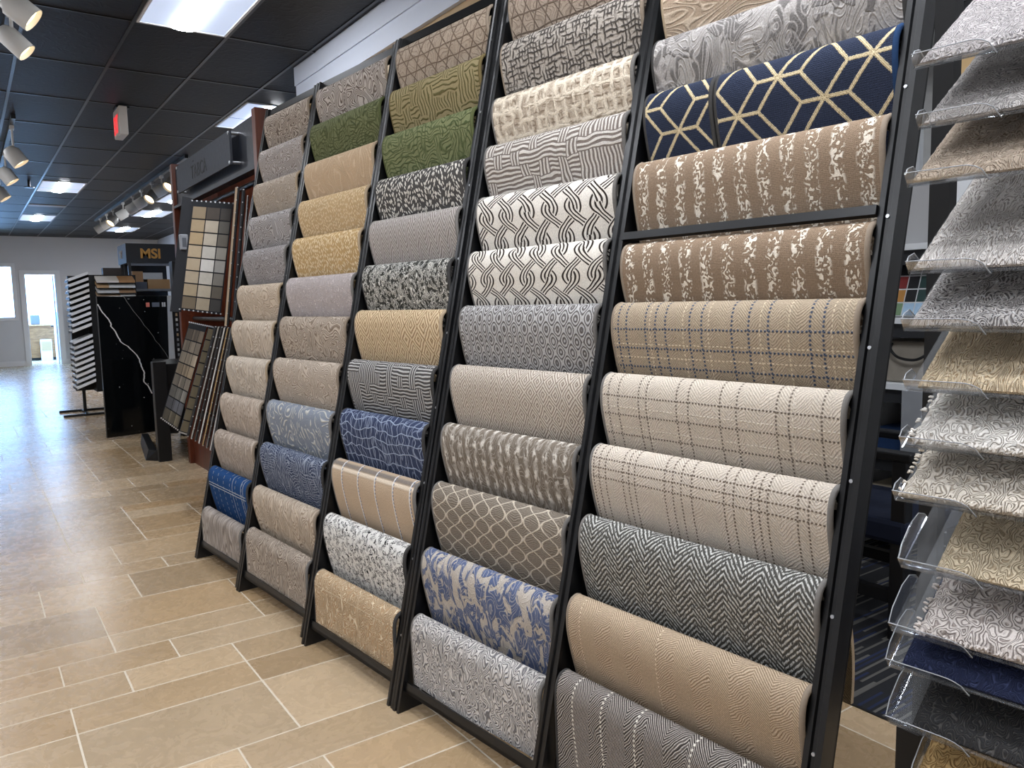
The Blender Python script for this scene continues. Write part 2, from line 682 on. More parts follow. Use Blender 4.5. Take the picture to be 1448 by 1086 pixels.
def build_walls():
    # far wall with a window and an open door
    X0, X1 = -3.3, 6.0
    dx0, dx1, dz = 1.40, 2.12, 2.42
    wx0, wx1, wz0, wz1 = -0.70, 1.12, 1.30, 2.62
    mb = MB()
    def b(xa, xb, za, zb): mb.box((xa, FARY, za), (xb, FARY + 0.14, zb))
    b(X0, wx0, 0, CEIL); b(wx0, wx1, 0, wz0); b(wx0, wx1, wz1, CEIL); b(wx1, dx0, 0, CEIL); b(dx0, dx1, dz, CEIL); b(dx1, X1, 0, CEIL)
    top('wall_far', mb, WALL, kind='structure')
    mb = MB()
    f = 0.09
    mb.box((wx0 - f, FARY - 0.03, wz0 - f), (wx0, FARY, wz1 + f)); mb.box((wx1, FARY - 0.03, wz0 - f), (wx1 + f, FARY, wz1 + f))
    mb.box((wx0, FARY - 0.03, wz0 - f), (wx1, FARY, wz0)); mb.box((wx0, FARY - 0.03, wz1), (wx1, FARY, wz1 + f))
    o = top('window_1', mb, WHITE, kind='structure')
    mb = MB(); mb.box((wx0, FARY + 0.06, wz0), (wx1, FARY + 0.066, wz1))
    gm, g, bs = material('window_glass')
    nt = gm.node_tree
    tr = nt.nodes.new('ShaderNodeBsdfTransparent'); gl = nt.nodes.new('ShaderNodeBsdfGlossy'); mx = nt.nodes.new('ShaderNodeMixShader')
    gl.inputs['Roughness'].default_value = 0.02; mx.inputs[0].default_value = 0.06
    nt.links.new(tr.outputs[0], mx.inputs[1]); nt.links.new(gl.outputs[0], mx.inputs[2])
    nt.links.new(mx.outputs[0], nt.nodes['Material Output'].inputs[0])
    part('pane', mb, gm, o)
    mb = MB()
    mb.box((dx0 - 0.11, FARY - 0.03, 0), (dx0, FARY, dz + 0.11)); mb.box((dx1, FARY - 0.03, 0), (dx1 + 0.11, FARY, dz + 0.11)); mb.box((dx0, FARY - 0.03, dz), (dx1, FARY, dz + 0.11))
    mb.box((dx0, FARY, 0), (dx0 + 0.02, FARY + 0.14, dz)); mb.box((dx1 - 0.02, FARY, 0), (dx1, FARY + 0.14, dz))
    o = top('door_1', mb, WHITE, kind='structure')
    mb = MB(); mb.obox((dx1 - 0.03, FARY + 0.14, 0.01), (0.02, 0.86, 0), (-0.035, 0.0, 0), (0, 0, dz - 0.03))
    leaf = part('door_leaf', mb, WHITE, o)
    mb = MB(); mb.tube([(dx1 - 0.065, FARY + 0.92, 1.02), (dx1 - 0.12, FARY + 0.92, 1.02)], 0.02, 10)
    part('door_handle', mb, STEEL, leaf)
    mb = MB(); mb.box((X0, FARY - 0.016, 0), (dx0 - 0.11, FARY, 0.13)); mb.box((dx1 + 0.11, FARY - 0.016, 0), (X1, FARY, 0.13))
    top('baseboard_far', mb, WHITE, kind='structure')
    mb = MB(); mb.box((-3.42, -1.4, 0), (-3.3, FARY, CEIL)); top('wall_left', mb, WALL, kind='structure')
    mb = MB(); mb.box((-3.3, -1.52, 0), (6.0, -1.4, CEIL)); top('wall_back', mb, WALL, kind='structure')
    mb = MB(); mb.box((4.75, 12.5, 0), (4.87, FARY, CEIL)); top('wall_right', mb, plain('pale_wall', (214, 216, 220), 0.7, 0, 0.2, 0.03, 3.0), kind='structure')
    mb = MB(); mb.box((4.75, 12.38, 0), (6.0, 12.5, CEIL)); top('wall_return', mb, WALL, kind='structure')
    mb = MB(); mb.box((6.0, -1.4, 0), (6.12, 12.5, CEIL)); top('wall_outer', mb, WALL, kind='structure')
    # wall behind the racks: cream boards, timber strip and white boxed soffit
    mb = MB(); mb.box((2.56, 2.42, 0.0), (2.70, 6.62, CEIL))
    y = 2.42
    while y < 6.6:
        mb.box((2.552, y, 0.0), (2.56, min(y + 0.138, 6.62), 3.06)); y += 0.142
    top('wall_behind', mb, CREAM, kind='structure')
    mb = MB(); mb.box((2.47, 2.42, 3.13), (2.552, 6.66, CEIL)); mb.box((2.458, 2.42, 3.27), (2.47, 6.66, CEIL)); mb.box((2.552, 6.62, 3.13), (2.74, 6.66, CEIL))
    top('trim_2', mb, plain('soffit_white', (222, 228, 240), 0.5, 0, 0.3, 0.02), kind='structure')
    mb = MB(); mb.box((2.50, 2.42, 3.075), (2.552, 6.62, 3.13))
    top('trim_3', mb, plain('timber_strip', (196, 166, 126), 0.6, 0, 0.3, 0.12, 12.0), kind='structure')
    mb = MB(); mb.box((4.45, -1.4, 0), (4.57, 2.42, CEIL)); top('wall_alcove', mb, GREYWALL, kind='structure')
    mb = MB(); mb.box((2.70, 2.42, 0), (4.57, 2.54, CEIL)); top('wall_alcove_end', mb, GREYWALL, kind='structure')


build_walls()

# ---------------------------------------------------------------- ceiling lights
FRAME_M = plain('light_frame', (225, 228, 232), 0.4, 0, 0.4, 0.02)
PAN_M = plain('light_pan', (210, 222, 240), 0.5, 0, 0.3, 0.02, emit=((205, 222, 255), PAN_POWER))
STRIP_M = plain('light_strip', (255, 255, 255), 0.5, 0, 0.3, 0.01, emit=((246, 249, 255), PANEL_POWER))


def troffer(x, y, label, L=1.2, W=0.61):
    o = empty('ceiling_light', (x + W / 2, y + L / 2, CEIL - 0.012), label, 'ceiling light', 'fluorescent ceiling lights')
    z0, z1 = CEIL - 0.012, CEIL
    mb = MB(); f = 0.018
    mb.box((x, y, z0), (x + f, y + L, z1)); mb.box((x + W - f, y, z0), (x + W, y + L, z1)); mb.box((x + f, y, z0), (x + W - f, y + f, z1)); mb.box((x + f, y + L - f, z0), (x + W - f, y + L, z1))
    part('frame', mb, FRAME_M, o)
    mb = MB()
    c0, c1 = x + W * 0.36, x + W * 0.64
    mb.box((x + f, y + f, CEIL - 0.005), (c0, y + L - f, CEIL - 0.001)); mb.box((c1, y + f, CEIL - 0.005), (x + W - f, y + L - f, CEIL - 0.001))
    part('diffuser_pan', mb, PAN_M, o)
    mb = MB(); rows = []
    for k in range(9):
        a = math.pi * k / 8
        xx = (c0 + c1) / 2 - math.cos(a) * (c1 - c0) / 2; zz = CEIL - 0.004 - math.sin(a) * 0.02
        rows.append([(xx, y + f, zz), (xx, y + L - f, zz)])
    mb.grid(rows, 0, True)
    mb.face([r[0] for r in rows]); mb.face([r[1] for r in reversed(rows)])
    part('lamp_strip', mb, STRIP_M, o)
    return o


troffer(1.150, 4.95, 'big bright ceiling light at the top edge of the photo, above the aisle')
troffer(1.150, 14.10, 'aisle ceiling light between the black vent strip and the exit sign, upper of two')
troffer(1.150, 19.05, 'smallest aisle ceiling light, closest to the far wall')
troffer(2.445, 7.95, 'ceiling light just above the grey name board of the tile stand')
troffer(3.100, 14.75, 'ceiling light partly hidden behind the wooden tile stand')
troffer(3.100, 17.30, 'ceiling light under the row of track spotlights')
troffer(3.100, 21.00, 'ceiling light behind the end of the spotlight row, near the far wall')
for (x, y) in ((1.15, 0.4), (-0.77, 0.4), (-0.77, 3.1), (-2.05, 1.5), (-2.05, 5.5), (-0.77, 6.5), (-0.77, 10.0), (-2.05, 13.0), (-0.77, 17.0), (3.35, 0.6), (0.51, -1.3), (2.43, -1.3), (0.51, 0.4)):  # extra ceiling lights out of view, added to brighten racks, trays and floor
    troffer(x, y, 'unseen ceiling light added to brighten the shop floor')

mb = MB(); mb.box((1.16, 17.2, CEIL - 0.012), (1.77, 17.5, CEIL))
top('ceiling_vent', mb, plain('vent_dull', (150, 140, 130), 0.5), 'dull grey vent strip in the ceiling between two far aisle lights', 'vent')

mb = MB(); mb.tube([(0.98, 14.2, CEIL), (0.98, 14.2, CEIL - 0.10)], 0.02, 8); mb.tube([(0.98, 14.2, CEIL - 0.10), (0.98, 14.2, CEIL - 0.115)], 0.07, 12)
top('sprinkler', mb, STEEL, 'small black sprinkler under the ceiling left of the second aisle light', 'sprinkler')

# ---------------------------------------------------------------- exit sign
o = empty('exit_sign', (1.45, 8.78, 3.11), 'white exit sign with red face hanging from the black ceiling', 'sign')
mb = MB(); mb.box((1.40, 8.62, 3.13), (1.475, 8.96, 3.40)); part('housing', mb, plain('sign_white', (214, 208, 200), 0.5), o, bevel=0.006)
mb = MB(); mb.box((1.395, 8.645, 3.135), (1.40, 8.935, 3.375)); part('face', mb, plain('sign_face', (206, 198, 190), 0.4), o)
RED = plain('sign_red', (226, 40, 48), 0.4, emit=((255, 45, 50), 0.7))
text_part('lettering', 'EXIT', 0.235, (1.3945, 8.925, 3.165), (0, -1, 0), (0, 0, 1), RED, o, 0.001, 0.006, 0.9, 0.55)
mb = MB(); mb.box((1.39, 8.70, 3.40), (1.51, 8.88, CEIL)); part('canopy', mb, STEEL, o)

# ---------------------------------------------------------------- track spotlights
SPOT = plain('spot_white', (205, 203, 198), 0.45, 0, 0.4, 0.03)
SPOT_LAMP = plain('spot_lamp', (255, 240, 214), 0.4, 0, 0.3, 0.02, emit=((255, 226, 180), 2.5))


def spot(base, aim, label, group, r=0.062, L=0.16, drop=0.15, mat=SPOT):
    base = Vector(base); aim = Vector(aim).normalized()
    o = empty('track_spotlight', base, label, 'spotlight', group)
    mb = MB(); mb.box((base.x - 0.02, base.y - 0.06, base.z - 0.035), (base.x + 0.02, base.y + 0.06, base.z)); part('adapter', mb, mat, o)
    piv = base - Vector((0, 0, drop))
    mb = MB(); mb.tube([base - Vector((0, 0, 0.03)), piv], 0.011, 8); part('stem', mb, mat, o)
    c0 = piv - aim * L * 0.45; c1 = piv + aim * L * 0.55
    mb = MB()
    mb.tube([c0, c0 + aim * 0.012, c0 + aim * 0.035, c0 + aim * 0.05, c1], [r * 0.5, r * 0.72, r * 0.78, r, r], 16, caps=False)
    mb.tube([c1, c1 - aim * 0.03], [r * 0.97, r * 0.9], 16, caps=False)
    e = c0; a = aim.orthogonal().normalized(); b2 = aim.cross(a)
    mb.face([e + (a * math.cos(q) + b2 * math.sin(q)) * r * 0.5 for q in [6.283 * k / 16 for k in range(16)]][::-1])
    part('housing', mb, mat, o)
    mb = MB(); e = c1 - aim * 0.028
    mb.face([e + (a * math.cos(q) + b2 * math.sin(q)) * r * 0.9 for q in [6.283 * k / 16 for k in range(16)]])
    part('lamp', mb, SPOT_LAMP, o)
    return o


mb = MB(); mb.box((2.535, 11.0, CEIL - 0.045), (2.575, 19.6, CEIL)); top('lighting_track', mb, STEEL, 'black ceiling track carrying the far row of spotlights', 'lighting track')
ys = [11.9, 12.6, 13.3, 14.2, 15.0, 16.0, 17.2, 18.0, 18.9]
nm = ['nearest spotlight of the far row, beside the wooden tile stand', 'second spotlight of the far row counted from the wooden tile stand', 'third spotlight of the far row counted from the wooden tile stand',
      'fourth spotlight of the far row counted from the wooden tile stand', 'middle spotlight of the far row of nine', 'fourth spotlight of the far row counted from its far end',
      'third spotlight of the far row counted from its far end', 'second to last spotlight of the far row', 'last spotlight at the far end of the far row']
for i, y in enumerate(ys):
    spot((2.555, y, CEIL - 0.045), ((-0.55, -0.35, -0.6) if i in (0, 2, 6) else (-0.85, 0.30, -0.55)), nm[i], 'spotlights on the far track', 0.085, 0.2, 0.2, SPOT if i % 2 else plain('spot_grey', (150, 148, 144), 0.45))
mb = MB(); mb.box((0.385, 4.9, CEIL - 0.045), (0.425, 6.9, CEIL)); top('lighting_track', mb, STEEL, 'ceiling track in the top left corner carrying two large spotlights', 'lighting track')
mb = MB(); mb.box((0.555, 9.6, CEIL - 0.045), (0.595, 14.6, CEIL)); top('lighting_track', mb, STEEL, 'ceiling track at the left edge carrying three smaller spotlights', 'lighting track')
spot((0.405, 5.66, CEIL - 0.045), (0.62, -0.12, -0.50), 'large white spotlight in the top left corner, upper of two', 'spotlights on the left track', 0.078, 0.19, 0.16)
spot((0.405, 6.22, CEIL - 0.045), (0.60, -0.15, -0.62), 'large white spotlight in the top left corner, lower of two', 'spotlights on the left track', 0.066, 0.20, 0.19)
spot((0.575, 10.0, CEIL - 0.045), (0.50, -0.10, -0.75), 'white spotlight on a long stem at the left edge', 'spotlights on the left track', 0.085, 0.2, 0.30)
spot((0.575, 11.7, CEIL - 0.045), (0.50, -0.10, -0.75), 'small spotlight at the left edge, second lowest', 'spotlights on the left track', 0.085, 0.2, 0.26)
spot((0.575, 13.6, CEIL - 0.045), (0.50, -0.10, -0.75), 'smallest spotlight at the left edge, lowest', 'spotlights on the left track', 0.085, 0.2, 0.24)

# ---------------------------------------------------------------- carpet sample racks
# x, y of the far front foot, turn, sample width, lean, heights of the samples up the leaning front
RACKS = {
    1: (0.9822, 4.5231, 0.0783, 0.5673, 0.2167, [2.552, 2.350, 2.155, 1.961, 1.768, 1.566, 1.366, 1.163, 0.951, 0.742, 0.534, 0.303]),
    2: (1.0230, 3.8427, 0.0838, 0.6752, 0.2195, [2.557, 2.372, 2.172, 1.978, 1.786, 1.585, 1.389, 1.181, 0.969, 0.755, 0.539, 0.328]),
    3: (1.0649, 3.0336, 0.0926, 0.6143, 0.2212, [2.551, 2.365, 2.169, 1.978, 1.799, 1.608, 1.416, 1.209, 1.001, 0.790, 0.562, 0.327]),
    4: (1.1296, 2.3129, 0.1065, 0.6372, 0.2287, [2.575, 2.383, 2.181, 2.006, 1.819, 1.624, 1.430, 1.221, 1.015, 0.809, 0.579, 0.349]),
    5: (1.1289, 1.5400, 0.0769, 0.6688, 0.2309, [2.335, 2.162, 2.011, 1.819, 1.594, 1.432, 1.241, 1.048, 0.857, 0.645, 0.445]),
}


class Rack:
    def __init__(self, k):
        x, y, psi, self.w, self.lean, self.s = RACKS[k]
        self.L = Vector((x, y, 0))
        self.al = Vector((math.sin(psi), -math.cos(psi), 0))
        self.bk = Vector((math.cos(psi), math.sin(psi), 0))
        self.d = self.bk * math.sin(self.lean) + Vector((0, 0, 1)) * math.cos(self.lean)
        self.n = self.bk * math.cos(self.lean) - Vector((0, 0, 1)) * math.sin(self.lean)   # into the rack, square to the lean
    def at(self, t, s, out=0.0, dz=0.0):
        """t along the front, s up the leaning front, out towards the aisle (level), dz up"""
        return self.L + self.al * t + self.d * s - self.bk * out + Vector((0, 0, dz))
    def inn(self, t, s, a):
        """a measured square to the leaning front, into the rack"""
        return self.L + self.al * t + self.d * s + self.n * a


BINDING = {k: plain('binding_' + k, c, 0.9, 0, 0.1, 0.15, 200.0) for k, c in dict(
    grey=(118, 115, 111), taupe=(140, 127, 112), sand=(168, 150, 126), dark=(64, 63, 62), blue=(36, 58, 90), light=(148, 145, 140), olive=(104, 92, 62), green=(84, 90, 58)).items()}
BACKING = plain('woven_backing', (92, 86, 78), 0.95, 0, 0.1, 0.15, 150.0)

PROFILE = [(-0.022, -0.016), (-0.016, -0.005), (-0.006, -0.0003), (0.005, -0.0015), (0.019, -0.009), (0.029, -0.024), (0.0345, -0.045), (0.0355, -0.072),
           (0.0325, -0.100), (0.0265, -0.130), (0.0185, -0.165), (0.009, -0.200), (-0.001, -0.236)]
LAST_PROFILE = PROFILE[:8] + [(0.0350, -0.100), (0.0342, -0.130), (0.0335, -0.165), (0.033, -0.200), (0.0325, -0.236)]   # the lowest sample hangs free


def drape(R, s, t0, t1, drop, pile, binding, name, label, group, wave=0.0, tail=True):
    """one carpet sample folded over its bar: pile face, backing and a stitched edge binding"""
    k = drop / 0.205
    pr = []
    for (p, z) in (PROFILE + [(-0.008, -0.272)] if tail else LAST_PROFILE):
        pr.append((p, z if z > -0.07 else -0.07 + (z + 0.07) * k))
    pr = catmull(pr, 3)
    nrm = []
    for i in range(len(pr)):
        a, b = pr[max(i - 1, 0)], pr[min(i + 1, len(pr) - 1)]
        tx, tz = b[0] - a[0], b[1] - a[1]
        L = math.hypot(tx, tz)
        nrm.append((-tz / L, tx / L))       # towards the outside
    th = 0.010
    inner = [(p - n[0] * th, z - n[1] * th) for (p, z), n in zip(pr, nrm)]
    vlen = [0.0]
    for i in range(1, len(pr)): vlen.append(vlen[-1] + math.hypot(pr[i][0] - pr[i - 1][0], pr[i][1] - pr[i - 1][1]))
    N = 12
    ts = [t0 + (t1 - t0) * i / N for i in range(N + 1)]
    ph = rnd.uniform(0, 6.28)
    def w(t, i): return wave * math.sin(t * 9 + ph) * (vlen[i] / vlen[-1]) ** 2
    mb = MB()
    rows = [[R.at(t, s, p + w(t, i), z) for t in ts] for i, (p, z) in enumerate(pr)]
    uvs = [[(t, vlen[i]) for t in ts] for i in range(len(pr))]
    mb.grid(rows, 0, True, uvs)
    rin = [[R.at(t, s, p + w(t, i), z) for t in reversed(ts)] for i, (p, z) in enumerate(inner)]
    mb.grid(rin, 1, True)
    mb.grid([rows[0][::-1], rin[0]], 1, False); mb.grid([rows[-1], rin[-1][::-1]], 1, False)
    o = top(name, mb, [pile, BACKING], label, 'carpet sample', group)
    for t in (t0, t1):
        eb = MB()
        pth = [R.at(t, s, p - n[0] * th * 0.5 + w(t, i), z - n[1] * th * 0.5) for i, ((p, z), n) in enumerate(zip(pr, nrm))]
        eb.tube(pth, 0.0068, 8)
        part('edge_binding', eb, binding[0 if t == t0 else 1] if isinstance(binding, tuple) else binding, o)
    return o


def rack_frame(k, label, mid_rail=False, s_top=2.60):
    R = Rack(k)
    root = empty('carpet_rack', R.at(R.w / 2, 0, 0), label, 'display rack', 'carpet sample racks in a row')
    w = R.w
    for t in (-0.060, w + 0.006):
        # leaning square tube with a groove up its front, cut level at the floor
        a, b, dpt = t, t + 0.038, 0.042
        def ring(s, z=None):
            pts = [R.inn(a, s, -0.006), R.inn(a + 0.012, s, -0.006), R.inn(a + 0.015, s, 0.0), R.inn(b - 0.015, s, 0.0), R.inn(b - 0.012, s, -0.006),
                   R.inn(b, s, -0.006), R.inn(b, s, dpt), R.inn(a, s, dpt)]
            if z is not None: pts = [p - R.d * ((p.z - z) / R.d.z) for p in pts]
            return pts
        mb = MB()
        r0, r1 = ring(0, 0.0), ring(s_top)
        mb.grid([r0, r1], 0, False, close_u=True); mb.face(list(reversed(r0))); mb.face(r1)
        part('front_post', mb, STEEL, root)
    # far side plate, near rear upright, foot plates
    mb = MB(); mb.hexa([R.inn(-0.024, 0.12, 0.04), R.inn(-0.021, 0.12, 0.04), R.inn(-0.021, 0.12, 0.11), R.inn(-0.024, 0.12, 0.11),
                        R.inn(-0.024, s_top - 0.02, 0.04), R.inn(-0.021, s_top - 0.02, 0.04), R.inn(-0.021, s_top - 0.02, 0.11), R.inn(-0.024, s_top - 0.02, 0.11)])
    part('side_plate', mb, STEEL_DARK, root)
    mb = MB(); mb.hexa([R.inn(w + 0.012, 0.10, 0.04), R.inn(w + 0.036, 0.10, 0.04), R.inn(w + 0.036, 0.10, 0.066), R.inn(w + 0.012, 0.10, 0.066),
                        R.inn(w + 0.012, s_top - 0.02, 0.04), R.inn(w + 0.036, s_top - 0.02, 0.04), R.inn(w + 0.036, s_top - 0.02, 0.066), R.inn(w + 0.012, s_top - 0.02, 0.066)])
    part('rear_upright', mb, STEEL_DARK, root)
    mb = MB(); mb.hexa([R.inn(-0.02, 0.30, 0.100), R.inn(w - 0.04, 0.30, 0.100), R.inn(w - 0.04, 0.30, 0.104), R.inn(-0.02, 0.30, 0.104),
                        R.inn(-0.02, s_top - 0.04, 0.100), R.inn(w - 0.04, s_top - 0.04, 0.100), R.inn(w - 0.04, s_top - 0.04, 0.104), R.inn(-0.02, s_top - 0.04, 0.104)])
    part('back_panel', mb, STEEL_DARK, root)
    for t in (-0.058, w + 0.010):
        f0 = R.at(t, 0, -0.035)
        mb = MB()
        mb.prism([f0, f0 + R.bk * 0.42, f0 + R.bk * 0.42 + Vector((0, 0, 0.05)), f0 + R.bk * 0.06 + Vector((0, 0, 0.12)), f0 + R.bk * 0.028 + Vector((0, 0, 0.12))], R.al * 0.034)
        part('foot', mb, STEEL, root)
        mb = MB(); c = R.at(t + 0.034, 0, -0.085, 0.055)
        mb.tube([c, c + R.al * 0.004], 0.007, 10)
        part('foot_bolt', mb, SILVER, root)
    mb = MB(); mb.obox(R.inn(-0.022, 0.075, 0.004), R.al * (w + 0.028), R.n * 0.035, R.d * 0.012)
    mb.obox(R.inn(-0.022, 0.075, 0.004), R.al * (w + 0.028), R.n * 0.007, R.d * 0.034)
    part('bottom_rail', mb, STEEL, root)
    mb = MB(); mb.obox(R.inn(-0.060, s_top - 0.036, 0.006), R.al * (w + 0.104), R.n * 0.034, R.d * 0.036)
    part('top_rail', mb, STEEL, root)
    if mid_rail:
        mb = MB(); mb.obox(R.inn(-0.022, 1.602, -0.016), R.al * (w + 0.028), R.n * 0.022, R.d * 0.020)
        part('middle_rail', mb, STEEL, root)
    for s in R.s:
        mb = MB()
        mb.tube([R.at(-0.021, s, -0.003, -0.0225), R.at(w + 0.010, s, -0.003, -0.0225)], 0.0095, 10)
        part('hanging_bar', mb, STEEL_DARK, root)
        mb = MB()
        mb.tube([R.at(w + 0.0005, s, -0.001, -0.0265), R.at(w + 0.0058, s, -0.001, -0.0265)], 0.011, 10)
        part('bar_collar', mb, STEEL, root)
    # screw heads up the near post
    mb = MB()
    for q in range(9):
        c = R.inn(w + 0.025, 0.25 + q * 0.27, 0.0)
        mb.tube([c, c - R.n * 0.003], 0.004, 8)
    part('screw', mb, SILVER, root, kind='stuff')
    return R


RNAMES = {1: 'the farthest rack', 2: 'the second farthest rack', 3: 'the middle rack', 4: 'the second nearest rack', 5: 'the nearest rack'}
RL = {1: rack_frame(1, 'black steel carpet rack farthest away, next to the tile board stand'),
      2: rack_frame(2, 'black steel carpet rack second from the far end of the row'),
      3: rack_frame(3, 'black steel carpet rack in the middle of the row, top rail showing'),
      4: rack_frame(4, 'black steel carpet rack second nearest to the camera'),
      5: rack_frame(5, 'nearest black steel carpet rack, with a rail across its middle', True, 2.62)}

